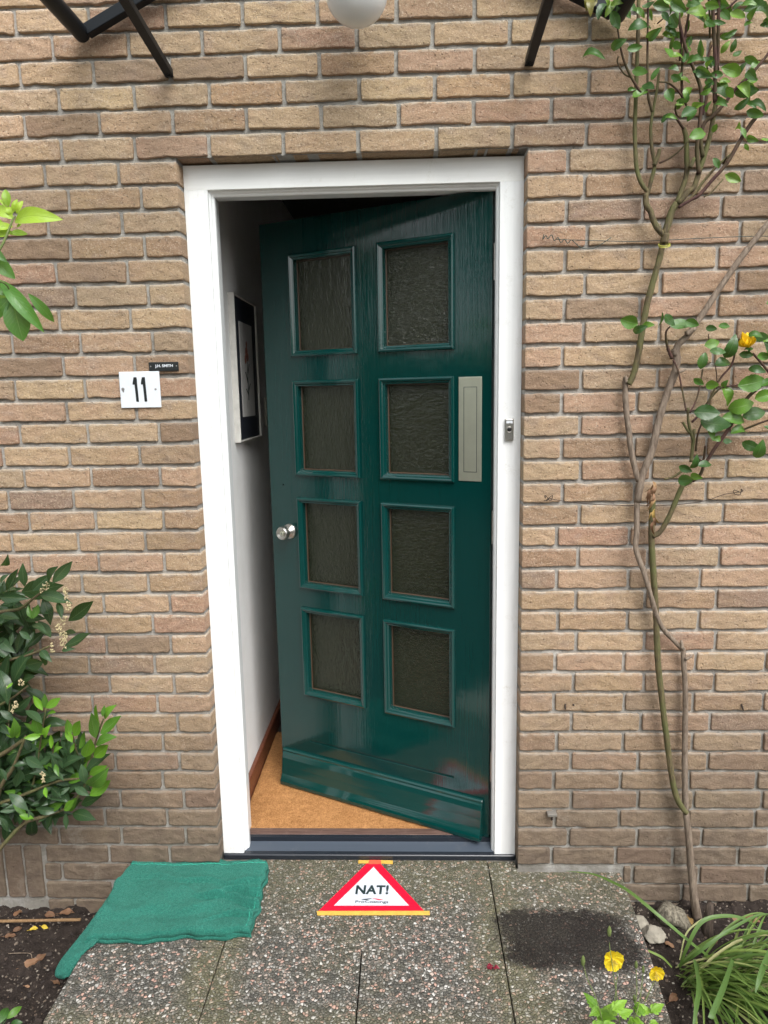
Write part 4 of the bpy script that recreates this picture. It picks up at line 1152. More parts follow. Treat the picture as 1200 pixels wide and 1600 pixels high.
    for (x, y, l, a_) in ((365, 30, 70, -80), (375, 10, 90, 60), (355, 5, 80, -100), (385, -10, 60, 30), (460, 40, 100, 60), (440, 10, 70, 100), (500, 15, 90, 20)):
        X, Y_ = 800 + x / 3, y / 3; l /= 3; dx, dy = math.cos(rad(a_)) * l / 2, -math.sin(rad(a_)) * l / 2
        px_leaf(mb, X - dx, Y_ - dy, X + dx, Y_ + dy, -.09, wr=.38, r=.97 if x < 400 else .9, curl=.2)
    B = [(550,308,85,-15),(600,342,65,20),(638,325,55,0),(695,300,70,80),(738,300,65,-50),(790,322,95,5),(845,315,65,-10),(935,340,52,0),(995,330,52,0),(938,412,70,15),(965,447,75,-5),(895,490,80,80),(1025,425,115,70),
         (1098,462,65,-10),(1140,375,75,-5),(990,505,80,5),(875,588,52,-25),(940,605,62,5),(1000,600,40,60),(1000,655,95,-70),(1125,595,130,5),(1075,702,125,5),(1150,535,80,-10),(1135,742,110,10),(915,735,120,-5),(955,785,140,-5),
         (1040,765,110,-8),(1065,825,80,5),(1122,890,90,-15),(1160,905,85,65),(935,840,45,-60),(1010,868,40,0),(855,965,65,60),(905,978,65,10),(812,998,62,-30),(815,1050,72,0),(865,1033,55,-10),(1185,655,95,15),(1190,420,75,-60),
         (1180,470,60,0),(1195,590,80,20),(960,855,50,0),(1170,380,70,10)]
    for (x, y, l, a_) in B:
        X, Y_ = 800 + x / 3, 400 + y / 3; l = l / 3 * 1.05; a_ += random.uniform(-8, 8)
        dx, dy = math.cos(rad(a_)) * l / 2, -math.sin(rad(a_)) * l / 2
        px_leaf(mb, X - dx, Y_ - dy, X + dx, Y_ + dy, random.uniform(-.12, -.06), wr=random.uniform(.5, .68), r=random.choice([.2, .35, .5, .6, .65, .75]), curl=random.uniform(-.1, .25), fold=random.uniform(.0, .5), wave=.03, shape=.85, seg=14, ser=.07)
    for _ in range(95):   # leaflets along the upper shoots
        X = random.choice([998, 1013, 1060, 1068, 1095, 1117, 1121, 1150, 1185, 1040]) + random.uniform(-24, 24); Y_ = random.uniform(-30, 185); l = random.uniform(14, 25)
        if X < 1035 and Y_ > 60: continue
        a_ = random.uniform(-70, 80); dx, dy = math.cos(rad(a_)) * l / 2, -math.sin(rad(a_)) * l / 2
        px_leaf(mb, X - dx, Y_ - dy, X + dx, Y_ + dy, random.uniform(-.09, -.03), wr=random.uniform(.40, .58), r=random.uniform(.2, .85), curl=random.uniform(-.1, .25), fold=random.uniform(0, .6), seg=10, ser=.07, shape=.85)
    # growth beyond the picture edge
    for _ in range(70):
        X = random.uniform(1205, 1420); Y_ = random.uniform(-160, 700); l = random.uniform(22, 42); a_ = random.uniform(-60, 60)
        dx, dy = math.cos(rad(a_)) * l / 2, -math.sin(rad(a_)) * l / 2
        px_leaf(mb, X - dx, Y_ - dy, X + dx, Y_ + dy, random.uniform(-.12, -.05), wr=.58, r=random.random() * .8, curl=.1, seg=5)
    P(mb, 'foliage', ROSE, smooth=True)
    # yellow bud
    mb = MB(); c = at(1168, 535, -.09)
    for i in range(9):
        a_ = i * 2.4; h_ = .040 - .001 * i
        b = c + Vector((.004, 0, -.014)); d = Vector((math.cos(a_) * .017 - .010, math.sin(a_) * .015, h_ * .95))
        mb.cur = random.random()
        mb.leaf(b, b + d, .042, nrm=Vector((math.cos(a_), math.sin(a_), .1)), curl=.22, fold=-.75, seg=7, shape=.65)
    P(mb, 'flower', ORG, smooth=True)
    mb = MB(); 
    for i in range(5):
        a_ = i * 1.25; b = c + Vector((.005, 0, -.016)); mb.cur = .5
        mb.leaf(b, b + Vector((math.cos(a_) * .012, math.sin(a_) * .012, -.001)), .006, curl=.2)
    mb.lathe([(.0004, .006), (.004, .004), (.0045, -.002), (.0015, -.006)], 12, 0, Matrix.Translation(c + Vector((.006, 0, -.018))) @ Matrix.Rotation(math.pi/2, 4, 'X'))
    P(mb, 'sepal', ROSE, smooth=True)
rose()

# ---- laurel bush
def laurel():
    root = empty('laurel_bush', tuple(at(-30, 1390, -.15))); tag(root, 'evergreen laurel bush with cream flower spikes growing against the left wall', 'shrub')
    def P(mb, name, mat, **k):
        o = mb.build(name, mat, root, **k); o.location = -root.location; return o
    def C(x, y): return (x / 3, 800 + y / 3)
    mb = MB()
    for pts, w0, w1 in (([(-120, 520), (0, 470), (90, 455), (150, 410), (215, 360)], 7, 3), ([(-90, 760), (0, 715), (60, 690), (150, 665), (230, 630)], 6, 3), ([(-100, 960), (0, 905), (60, 870), (130, 815)], 5, 3),
                        ([(280, 1400), (340, 1370), (410, 1250), (430, 1150), (460, 1040), (485, 970)], 5, 2.5), ([(-80, 1180), (0, 1140), (50, 1110), (105, 1070)], 8, 6), ([(400, 1250), (370, 1160), (350, 1090), (340, 1040)], 4, 2),
                        ([(150, 1300), (180, 1150), (195, 1040), (215, 920)], 4, 2), ([(-100, 1400), (100, 1330), (280, 1260), (430, 1250)], 6, 3), ([(-60, 1700), (-40, 1500), (0, 1300), (60, 1200), (120, 1050)], 9, 4), ([(-60, 1700), (-80, 1200), (-60, 700), (-40, 300)], 10, 5),
                        ([(60, 690), (40, 1000), (60, 1040)], 2.5, 2), ([(240, 1180), (250, 1110), (240, 1060)], 3, 2), ([(280, 1400), (200, 1430), (100, 1470), (-60, 1650)], 5, 7)):
        branch(mb, [C(*p) for p in pts], [-.13, -.17], w0, w1, n=7)
    P(mb, 'branches', M_BARKG, smooth=True)
    mb = MB()
    D = [(245,335,340,225),(230,340,265,255),(150,370,240,290),(115,350,105,240),(190,390,335,425),(100,375,290,345),(0,400,130,405),(0,440,120,400),(200,400,240,530),(270,420,290,500),(320,510,445,415),(300,630,430,570),(290,650,350,640),
         (290,570,355,565),(180,510,240,590),(150,530,215,560),(110,540,75,660),(60,560,50,630),(0,510,60,540),(0,590,65,660),(0,760,35,660),(5,820,45,665),(60,800,155,640),(0,860,90,840),(190,650,240,700),(210,720,200,650),(120,720,210,700),
         (100,790,160,770),(0,480,90,500),(0,330,40,290),(0,250,40,210),(20,380,70,360),(0,740,40,900),(120,930,200,990),(60,940,150,860),(0,1000,40,1040),(40,1140,190,1100),(120,1150,200,1200),(220,1000,300,1000),(60,1250,180,1215),
         (0,1200,30,1260),(0,1250,65,1240),(40,1320,135,1400),(0,1380,45,1370),(100,1320,200,1280),(230,1250,390,1250),(270,1150,350,1230),(400,1220,515,1130),(350,1290,420,1330),(240,1290,290,1340),(240,1340,290,1400),(310,1270,320,1360),
         (300,1400,385,1340),(340,1410,445,1440),(310,1410,310,1490),(250,1400,220,1490),(230,1400,180,1460),(130,1400,155,1450),(100,1420,90,1470),(0,1430,40,1500),(10,1460,50,1500),(180,1180,250,1150),(140,1280,190,1240),(380,1370,480,1330),
         (250,1210,300,1260),(60,1190,130,1180),(110,1060,150,1130),(300,1100,350,1160),(380,1180,400,1280),(0,930,70,980),(90,560,150,600),(60,430,30,330),(150,450,230,480),(160,560,120,640)]
    for q in D:
        (bx, by), (tx, ty) = C(*q[:2]), C(*q[2:]); y0 = random.uniform(-.20, -.10)
        px_leaf(mb, bx, by, tx, ty, y0, y0 - random.uniform(-.01, .05), wr=random.uniform(.30, .40), r=random.uniform(.08, .5), curl=random.uniform(-.1, .15), fold=random.uniform(.1, .5), wave=.02, pw=1.1, shape=.9, seg=9)
    for _ in range(620):  # inner and outer growth
        x = random.uniform(-330, 200) if random.random() < .55 else random.uniform(-330, 330); y = random.uniform(380, 1430)
        if x > 120 and y < 1020: continue
        if x > 260 and y < 1120: continue
        a_ = random.uniform(0, 360); l = random.uniform(90, 150)
        (bx, by), (tx, ty) = C(x, y), C(x + l * math.cos(rad(a_)), y + l * math.sin(rad(a_)))
        y0 = random.uniform(-.14, -.05)
        if x > 60: y0 = random.uniform(-.10, -.05)
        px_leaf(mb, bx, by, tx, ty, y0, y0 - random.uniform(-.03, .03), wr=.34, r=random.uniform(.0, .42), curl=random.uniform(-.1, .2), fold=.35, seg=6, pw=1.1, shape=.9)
    for _ in range(150):
        x = random.uniform(60, 400); y = random.uniform(1110, 1400); a_ = random.uniform(-60, 240); l = random.uniform(75, 120)
        if x + l * math.cos(rad(a_)) > 470 or (x > 330 and y > 1330): continue
        (bx, by), (tx, ty) = C(x, y), C(x + l * math.cos(rad(a_)), y - l * math.sin(rad(a_))); y0 = random.uniform(-.15, -.08)
        px_leaf(mb, bx, by, tx, ty, y0, y0 - random.uniform(-.02, .03), wr=.33, r=random.choice([.1, .3, .4, .5, .75]), curl=random.uniform(-.1, .2), fold=.35, seg=6, pw=1.1, shape=.9)
    Bt = [(470,1000,450,900),(480,960,490,905),(490,970,535,905),(470,1040,570,955),(450,1060,425,940),(450,1090,540,1050),(330,1050,310,970),(345,1050,380,975),(340,1080,305,1020),(370,1110,405,1025),(400,1150,425,1060),(440,1150,510,1090),
          (420,1230,500,1190),(410,1280,505,1210),(420,1330,525,1255),(330,1130,350,1080),(210,920,210,850),(215,920,285,870),(200,930,155,860),(220,950,260,940),(190,1050,160,950),(210,1060,230,1000),(60,1060,70,970),(60,1060,25,1000),
          (75,1060,100,1000),(170,1030,110,990),(190,1050,110,1060),(240,1110,240,1040),(250,1130,290,1100),(260,1180,275,1240),(210,1290,220,1340),(320,1400,370,1340),(150,500,130,440),(155,500,180,430),(60,800,30,830),(150,1010,225,1040),(300,1400,350,1350),(90,1420,160,1440)]
    for q in Bt:
        (bx, by), (tx, ty) = C(*q[:2]), C(*q[2:]); y0 = random.uniform(-.21, -.17)
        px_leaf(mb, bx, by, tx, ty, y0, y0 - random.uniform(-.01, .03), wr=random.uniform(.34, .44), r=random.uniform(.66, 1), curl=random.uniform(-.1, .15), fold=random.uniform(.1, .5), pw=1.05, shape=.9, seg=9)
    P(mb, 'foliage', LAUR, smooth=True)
    mb = MB()
    for (x, y, n_, s_) in ((215, 345, 26, 16), (195, 368, 10, 10), (305, 370, 20, 14), (318, 440, 22, 16), (300, 505, 26, 18), (295, 580, 40, 20), (300, 620, 30, 18), (245, 625, 10, 9), (245, 650, 12, 10), (70, 905, 24, 16), (55, 935, 10, 9), (100, 800, 16, 13), (200, 1235, 18, 15), (275, 540, 20, 16), (40, 820, 8, 9), (205, 1258, 8, 8), (310, 400, 12, 10)):
        for _ in range(n_):
            a_ = random.uniform(0, 6.28); rr_ = s_ * math.sqrt(random.random())
            (X, Y_) = C(x + rr_ * math.cos(a_), y + rr_ * 1.25 * math.sin(a_)); c = at(X, Y_, -.20 + random.uniform(-.012, .012))
            r_ = random.uniform(.0014, .0028)
            mb.lathe([(.0003, -r_), (r_ * .8, -r_ * .5), (r_, 0), (r_ * .7, r_ * .6), (.0003, r_)], 6, 0, Matrix.Translation(c) @ Matrix.Rotation(random.uniform(0, 3), 4, 'X'))
    P(mb, 'blossom', M_CREAM)
laurel()

# ---- near branch at the left edge
def near_branch():
    Y0 = -.78
    root = empty('shrub_branch', tuple(at(-60, 700, Y0))); tag(root, 'fresh lime green leafy shoot reaching in at the upper left edge', 'shrub')
    def P(mb, name, mat, **k):
        o = mb.build(name, mat, root, **k); o.location = -root.location; return o
    def C(x, y): return (x / 5.714, 280 + y / 5.714)
    mb = MB()
    branch(mb, [C(*p) for p in [(-420, 1900), (-300, 1200), (-120, 780), (0, 620), (60, 500), (110, 370), (135, 330)]], [Y0 - .1, Y0], 6, 2.6, n=8, bump=0)
    branch(mb, [C(*p) for p in [(-300, 1200), (-120, 930), (0, 915), (70, 960), (105, 1055)]], [Y0 - .05, Y0], 4, 1.8, n=8, bump=0)
    branch(mb, [C(*p) for p in [(-420, 1900), (-440, 2600), (-430, 4000), (-400, 7400)]], [Y0 - .1, Y0 - .1], 6, 10, n=8, bump=0)
    P(mb, 'branches', M_STEMG, smooth=True)
    mb = MB()
    def lf(a, b, w, r, dy=0.0, **k):
        (bx, by), (tx, ty) = C(*a), C(*b)
        B_ = at(bx, by, Y0); T_ = at(tx, ty, Y0 + dy); mb.cur = r
        px = w / 5.714; wd = px * (B_ - CAM).dot(CF) / FPX
        mb.leaf(B_, T_, wd, seg=12, **k)
    up = Vector((0, -.5, .9)); fc = Vector((.3, -1, .25))
    lf((130, 385), (515, 330), 150, .92, -.02, nrm=fc, curl=.16, fold=.3); lf((115, 345), (-60, 250), 110, .9, 0, nrm=fc, curl=.1); lf((75, 250), (45, 85), 75, .75, 0, nrm=fc, curl=.1)
    lf((120, 300), (150, 175), 45, .95, 0, nrm=fc, fold=.5); lf((150, 310), (200, 190), 55, .98, 0, nrm=fc, fold=.5); lf((100, 330), (80, 240), 60, .95, 0, nrm=fc); lf((60, 260), (-10, 170), 25, .95, 0, nrm=fc)
    lf((110, 470), (-60, 500), 80, .85, -.01, nrm=fc, curl=.1); lf((115, 420), (-60, 440), 70, .95, -.02, nrm=fc, curl=.1); lf((80, 490), (250, 482), 60, .78, .02, nrm=fc, curl=.1); lf((120, 350), (60, 320), 60, .9, 0, nrm=fc)
    lf((150, 430), (190, 400), 22, .95, 0, nrm=fc)
    lf((-90, 700), (130, 880), 130, .45, .0, nrm=fc, curl=.1); lf((0, 900), (378, 1345), 130, .5, -.01, nrm=fc, curl=.12, fold=.35); lf((110, 1060), (205, 1445), 215, .2, 0, nrm=fc, curl=.04, fold=.2)
    lf((95, 1060), (-60, 1250), 130, .25, .0, nrm=fc); lf((90, 1040), (-60, 940), 110, .3, 0, nrm=fc); lf((250, 1020), (490, 1278), 90, .35, .03, nrm=fc, curl=.1)
    for _ in range(26):
        x, y = random.uniform(-700, -130), random.uniform(100, 1600); a_ = random.uniform(0, 6.28); l = random.uniform(250, 400)
        lf((x, y), (x + l * math.cos(a_) * .8, y + l * math.sin(a_)), 130, random.random(), random.uniform(-.05, .05), nrm=fc)
    P(mb, 'foliage', NEAR, smooth=True)
near_branch()

# ---- strap-leaved clump
def clump():
    c = atz(1066, 1522, -.105)
    root = empty('daylily_clump', tuple(c)); tag(root, 'clump of long arching green strap leaves in the bottom right bed', 'plant')
    mb = MB()
    def blade(p0, az, L_, el, droop, w, r, tw=0.0, seg=16):
        mb.cur = r; d = Vector((math.cos(az), math.sin(az), 0)); side0 = Vector((-math.sin(az), math.cos(az), 0))
        p = Vector(p0); e = el; rows = []
        for i in range(seg + 1):
            t = i / seg
            ww = w * .5 * min(1, .55 + t * 2) * (1 - t ** 3.5) + .0002
            dirv = d * math.cos(e) + Vector((0, 0, 1)) * math.sin(e); nn = side0.cross(dirv)
            s_ = (side0 * math.cos(tw * t) + nn * math.sin(tw * t))
            n2 = s_.cross(dirv)
            rows.append([mb.addv(p - s_ * ww - n2 * ww * .55, (0, t)), mb.addv(p, (.5, t)), mb.addv(p + s_ * ww - n2 * ww * .55, (1, t))])
            p = p + dirv * (L_ / seg); e -= droop / seg * (.5 + 1.0 * t)
            if p.z + c.z < -.125: p.z = -.125 - c.z; e = max(e, 0)
            az2 = .02
        mb.hasuv = True
        for i in range(seg):
            for k in range(2): mb.face((rows[i][k], rows[i][k+1], rows[i+1][k+1], rows[i+1][k]))
    rg = random.Random(8)
    for i in range(125):
        az = rad(rg.triangular(-125, 35, -38)); b = Vector((rg.uniform(-.02, .15) , rg.uniform(-.10, .035), 0))
        blade(b, az + rg.uniform(-.2, .2), rg.uniform(.20, .40), rad(rg.uniform(18, 66)), rad(rg.uniform(45, 110)), rg.uniform(.0055, .0105), min(.98, max(0, rg.gauss(.62, .22))), rg.uniform(-.8, .8))
    for i in range(60):
        az = rad(rg.uniform(-70, 60)); b = Vector((rg.uniform(.12, .50), rg.uniform(-.12, .06), 0))
        blade(b, az, rg.uniform(.20, .34), rad(rg.uniform(35, 75)), rad(rg.uniform(70, 130)), rg.uniform(.005, .009), rg.uniform(.2, .9), rg.uniform(-.8, .8))
    # individual long blades seen in the photograph
    def pxb(pts, w, r):
        mb.cur = r; P_ = [Vector(p) - Vector(c) for p in smooth_path([tuple(atz(x, y, z)) for (x, y, z) in pts], 7)]
        rows = []
        for i, p in enumerate(P_):
            t = i / (len(P_) - 1); a = P_[max(0, i-1)]; b = P_[min(len(P_)-1, i+1)]; dv = (b - a).normalized()
            s_ = dv.cross(Vector((0, -.6, .8))).normalized(); ww = w * .5 * min(1, .6 + t) * (1 - t ** 4) + .0003
            rows.append([mb.addv(p - s_ * ww + Vector((0, 0, ww * .4)), (0, t)), mb.addv(p, (.5, t)), mb.addv(p + s_ * ww + Vector((0, 0, ww * .4)), (1, t))])
        for i in range(len(rows) - 1):
            for k in range(2): mb.face((rows[i][k], rows[i][k+1], rows[i+1][k+1], rows[i+1][k]))
    pxb([(1118, 1502, -.08), (1085, 1478, -.02), (1030, 1432, .05), (985, 1395, .07), (955, 1378, .06), (925, 1366, .045), (884, 1361, .02)], .009, .45)
    pxb([(1062, 1512, -.09), (1074, 1480, -.01), (1096, 1442, .05), (1130, 1432, .06), (1165, 1437, .04), (1190, 1455, -.02)], .010, .35)
    pxb([(1064, 1508, -.09), (1090, 1490, -.02), (1130, 1460, .03), (1180, 1432, .04), (1210, 1428, .02)], .008, .25)
    pxb([(1120, 1500, -.09), (1150, 1470, -.05), (1180, 1460, -.04), (1205, 1455, -.05)], .006, .99)
    pxb([(1050, 1512, -.10), (1035, 1497, -.07), (1015, 1487, -.05), (1006, 1483, -.03)], .006, .75)
    pxb([(1062, 1500, -.09), (1072, 1460, -.03), (1092, 1440, 0), (1103, 1434, .01)], .004, .97)
    pxb([(1085, 1500, .0), (1092, 1540, .05), (1088, 1575, .06), (1082, 1612, .04)], .012, .25)
    pxb([(1145, 1500, .03), (1130, 1545, .07), (1110, 1592, .07), (1118, 1560, .02)], .013, .2)
    pxb([(1205, 1480, .06), (1190, 1520, .07), (1180, 1552, .05)], .013, .2)
    mb.build('foliage', GRAS, root, smooth=True)
clump()

# ---- poppy
def poppy():
    c = Vector((1.08, -.66, -.12)); root = empty('poppy', tuple(c)); tag(root, 'yellow poppy with two open flowers and ferny leaves in front of the slab', 'poppy')
    def P(mb, name, mat, **k):
        o = mb.build(name, mat, root, **k); o.location = -root.location; return o
    YF = -.52
    f1 = at(957, 1497, YF); f2 = at(1024, 1517, YF)
    mb = MB()
    for (pts) in ([(965, 1516), (962, 1550), (955, 1600), (952, 1660)], [(1024, 1530), (1010, 1560), (992, 1600), (970, 1660)], [(952, 1472), (953, 1482), (960, 1530), (968, 1590), (970, 1650)], [(911, 1505), (918, 1530), (935, 1570), (950, 1640)],
                  [(994, 1515), (995, 1550), (990, 1590), (980, 1650)], [(1005, 1520), (1000, 1560), (990, 1600)], [(992, 1560), (994, 1585), (990, 1620)]):
        branch(mb, pts, [YF, -.62], 1.1, 1.8, n=6, bump=0)
    P(mb, 'stem', M_STEMG, smooth=True)
    for fc_, rx, rz_, seed in ((f1, .0235, .029, 1), (f2, .0185, .0195, 2)):
        mb = MB(); rg = random.Random(seed)
        for k in range(4):
            a0 = k * math.pi / 2 + rg.uniform(-.2, .2) + .6
            NA, NR = 30, 12; idx = []; mb.cur = rg.random()
            for i in range(NA):
                a_ = a0 + (i / (NA - 1) - .5) * 1.95
                row = []
                for j in range(NR):
                    t = j / (NR - 1)
                    R2 = 1 + .05 * math.sin(a_ * 3 + seed) + .025 * math.sin(a_ * 17)
                    R2 *= (1 - .10 * abs(i / (NA - 1) - .5) * 2)
                    yy = -.001 - .0075 * t ** 1.6 - .0009 * (k % 2) + .0013 * t * math.sin(a_ * 9 + seed + t * 3) + .0007 * t * math.sin(a_ * 23 + t * 9)
                    row.append(mb.addv(fc_ + Vector((math.cos(a_) * rx * R2 * t, yy, math.sin(a_) * rz_ * R2 * t)), (i / (NA - 1), t)))
                idx.append(row)
            for i in range(NA - 1):
                for j in range(NR - 1): mb.face((idx[i][j], idx[i+1][j], idx[i+1][j+1], idx[i][j+1]))
        mb.hasuv = True
        fl_ = P(mb, 'flower', YEL, smooth=True)
        mb = MB()
        for k in range(34):
            a_ = rg.uniform(0, 6.28); r_ = rg.uniform(.002, .0085); e = fc_ + Vector((math.cos(a_) * r_, -.018, math.sin(a_) * r_))
            mb.tube([fc_ + Vector((0, -.006, 0)), e], .0004, 4); mb.lathe([(.0003, -.001), (.0009, 0), (.0003, .001)], 5, 0, Matrix.Translation(e))
        mb.lathe([(.0005, -.014), (.0022, -.012), (.0024, -.006), (.001, -.002)], 10, 0, Matrix.Translation(fc_))
        o2 = mb.build('stamens', simple('stamen_yellow', (.58, .45, .06), .6), fl_)
    for (x, y, s_) in ((952, 1456, 1), (911, 1502, 1), (994, 1508, .75), (1005, 1515, .7), (991, 1560, .7)):
        mb = MB(); q = at(x, y, YF); r_ = .0052 * s_
        mb.lathe([(.0003, -.016 * s_), (r_ * .6, -.011 * s_), (r_, -.002 * s_), (r_ * .8, .008 * s_), (.0006, .013 * s_)], 12, 0, Matrix.Translation(q) @ Matrix.Rotation(math.pi/2, 4, 'X') @ Matrix.Rotation(math.pi, 4, 'X'))
        P(mb, 'bud', M_STEMG, smooth=True)
    mb = MB(); rg = random.Random(4)
    for k in range(30):
        x = rg.uniform(920, 1030); y = rg.uniform(1572, 1640); 
        if y < 1585: x = rg.uniform(915, 1020)
        Yb = rg.uniform(-.64, -.56); b = at(x, y, Yb); a_ = rg.uniform(0, 6.28); L_ = rg.uniform(.03, .045); mb.cur = rg.random()
        d = Vector((math.cos(a_), math.sin(a_) * .8, rg.uniform(.0, .5))).normalized()
        nrm_ = Vector((0, -.5, 1)); sd = d.cross(nrm_).normalized()
        for (t, an, ll) in ((0, 0, 1), (.15, .9, .6), (.15, -.9, .6), (.4, .75, .55), (.4, -.75, .55), (.65, .6, .4), (.65, -.6, .4)):
            bb = b + d * (L_ * t * .9); dd = (d * math.cos(an) + sd * math.sin(an)); mb.leaf(bb, bb + dd * L_ * ll * (.6 if t == 0 else .75), L_ * .30, nrm=nrm_, curl=.1, fold=.1, seg=5, shape=.9)
        mb.leaf(b, b + d * L_ * 1.15, L_ * .35, nrm=nrm_, curl=.1, seg=6)
    P(mb, 'foliage', POPL, smooth=True)
poppy()

# ---- stones, stump, stub, debris
def rock(c, s, seed, name='stone', mat=M_STONE):
    mb = MB(); rg = random.Random(seed)
    planes = [(Vector((rg.uniform(-1, 1), rg.uniform(-1, 1), rg.uniform(-.8, 1))).normalized(), rg.uniform(.62, .95)) for _ in range(13)]
    NU, NV = 28, 16; idx = []
    for i in range(NU):
        row = []
        for j in range(NV + 1):
            th = math.pi * j / NV; ph = 2 * math.pi * i / NU
            d = Vector((math.sin(th) * math.cos(ph), math.sin(th) * math.sin(ph), math.cos(th))); r_ = 1.0
            for (n_, h_) in planes:
                q = d.dot(n_)
                if q > .01: r_ = min(r_, h_ / q)
            r_ += .05 * noise.noise(d * 3 + Vector((seed, 0, 0)))
            row.append(mb.addv(Vector((d.x * s[0], d.y * s[1], d.z * s[2])) * r_))
        idx.append(row)
    for i in range(NU):
        for j in range(NV):
            a = idx[i]; b = idx[(i+1) % NU]; mb.face((a[j], a[j+1], b[j+1], b[j]))
    return mb.build(name, mat, None, loc=tuple(c), smooth=False)
tag(rock(atz(1001, 1443, -.105), (.030, .026, .020), 3), 'small pinkish grey stone against the slab edge below the wall', 'stone', 'stones by the path')
tag(rock(atz(1021, 1462, -.100), (.036, .034, .024), 7), 'largest pale flat faced stone beside the slab edge', 'stone', 'stones by the path')
def wood_log():
    c = atz(1050, 1440, -.11); mb = MB()
    mb.tube([Vector((-.030, .018, -.005)), Vector((-.010, .010, .016)), Vector((.018, -.004, .014)), Vector((.040, -.020, -.006))], [.022, .031, .030, .014], 16, bump=.5)
    tag(mb.build('log', mk_bark('weathered_wood', (.05, .042, .032), (.30, .27, .205)), None, smooth=True, loc=tuple(c)), 'weathered broken piece of wood between the stones and the rose trunk', 'wood')
    c = atz(1105, 1462, -.12); mb = MB()
    mb.tube([Vector((-.002, .0, -.01)), Vector((0, .002, .03)), Vector((.001, .0, .075)), Vector((.003, 0, .106))], [.020, .016, .0115, .010], 14, bump=.3)
    tag(mb.build('stump', mk_bark('dark_bark', (.030, .022, .017), (.10, .075, .058)), None, smooth=True, loc=tuple(c)), 'dark sawn off stem stub beside the rose trunk', 'stump')
wood_log()
m = MB(); p = [atz(-60, 1441, -.115), atz(20, 1439, -.112), atz(80, 1438, -.112), atz(126, 1437, -.112)]
m.tube(smooth_path([tuple(q) for q in p], 6), .0045, 9, bump=.1); tag(m.build('stick', mk_bark('cane', (.17, .10, .045), (.30, .19, .10)), smooth=True), 'thin straight brown cane lying on the soil below the left wall', 'stick')
def soil_at(px, py):
    """point on the real soil surface under a pixel"""
    z = -.12
    for _ in range(4):
        q = atz(px, py, z); z = float(soilz(np.array([q.x]), np.array([q.y]))[0]) + .004
    return atz(px, py, z)
def dead(px, py, l, a_, r, label, w=.5):
    mb = MB(); c = soil_at(px, py); d = Vector((math.cos(rad(a_)), math.sin(rad(a_)), .05)); mb.cur = r
    mb.leaf(-d * l / 2 + Vector((0, 0, .003)), d * l / 2, l * w, nrm=Vector((.1, -.3, 1)), curl=random.uniform(.02, .14), fold=random.uniform(.1, .5), seg=12, wave=.12, twist=random.uniform(-.9, .9), ser=.08)
    mb.tube([-d * l * .5 + Vector((0, 0, .003)), -d * l * .8 + Vector((0, 0, .004))], .0007, 5)
    o = mb.build('dead_leaf', DEAD, None, smooth=True, loc=tuple(c)); tag(o, label, 'leaf', 'dead leaves on the soil')
for q in ((105, 1427, .045, 10, .45, 'curled brown dead leaf against the base of the left wall near the cane tip'), (78, 1430, .038, 170, .35, 'dull brown dead leaf just above the cane by the left wall'), (28, 1428, .035, 60, .5, 'brown dead leaf above the cane near the left picture edge'),
          (53, 1452, .024, 30, 1.0, 'small yellow dead leaf just below the cane'), (70, 1449, .024, -10, 1.0, 'yellow dead leaf touching the smaller yellow one below the cane'), (16, 1463, .034, 10, .3, 'dark brown dead leaf at the left edge below the cane'),
          (27, 1453, .028, 50, .2, 'darkest brown dead leaf just under the cane at left'), (48, 1506, .048, 35, .6, 'big crumpled tan dead leaf in the middle of the left soil'), (62, 1498, .040, 60, .3, 'grey brown dead leaf leaning on the big crumpled one'),
          (88, 1536, .026, -20, .4, 'brown dead leaf beside the slab under the towel corner'), (43, 1542, .014, 0, .75, 'tiny orange dead leaf below the big crumpled one'), (1046, 1477, .030, -40, .7, 'orange brown dead leaf below the largest stone'),
          (1078, 1438, .040, 90, .85, 'pale tan dead leaf between the wood and the rose trunk'), (1175, 1438, .045, 160, .55, 'brown dead leaf under the right wall near the picture edge'), (1150, 1437, .035, 20, .7, 'light brown dead leaf at the foot of the right wall'), (1052, 1560, .04, 40, .35, 'dull dead leaf on soil left of the strap leaved clump'),
          (1118, 1470, .022, 80, .75, 'small reddish dead leaf on dark soil right of the stem stub')):
    dead(*q)
m = MB(); m.tube(smooth_path([tuple(soil_at(13, 1490)), tuple(soil_at(30, 1491) + Vector((0, 0, .004))), tuple(soil_at(47, 1490)), tuple(soil_at(50, 1497))], 6), .0013, 6)
tag(m.build('twig', M_BARK, smooth=True), 'thin curved twig beside the big crumpled leaf on the left soil', 'twig')
m = MB()
for (a, b, w_, r) in (((0, 1600), (12, 1572), .5, .45), ((10, 1592), (34, 1572), .45, .7), ((-10, 1600), (2, 1585), .5, .4), ((16, 1602), (34, 1597), .5, .3)):
    A_ = atz(*a, -.06); B_ = atz(*b, -.05); m.cur = r; m.leaf(A_, B_, (B_ - A_).length * w_, curl=.15)
m.tube([tuple(atz(-6, 1615, -.11)), tuple(atz(2, 1605, -.07)), tuple(atz(10, 1592, -.06))], .0012, 6)
tag(m.build('seedling', ROSE, smooth=True), 'green leafy sprout at the bottom left corner', 'plant')
m = MB()
for k in range(7):
    c = atz(769, 1511, .006); a_ = k * .9; m.cur = random.random()
    m.leaf(c + Vector((-.012 + k * .003, random.uniform(-.006, .006), -.003)), c + Vector((-.012 + k * .004 + .008 * math.cos(a_), .009 * math.sin(a_), .004)), .010, nrm=Vector((.2, -.4, 1)), curl=.3, fold=.5)
tag(m.build('petal', simple('crimson_petal', (.16, .004, .018), .6, 0, .3, 200), smooth=True), 'crumpled crimson petal lying on the paving right of the sticker', 'petal')
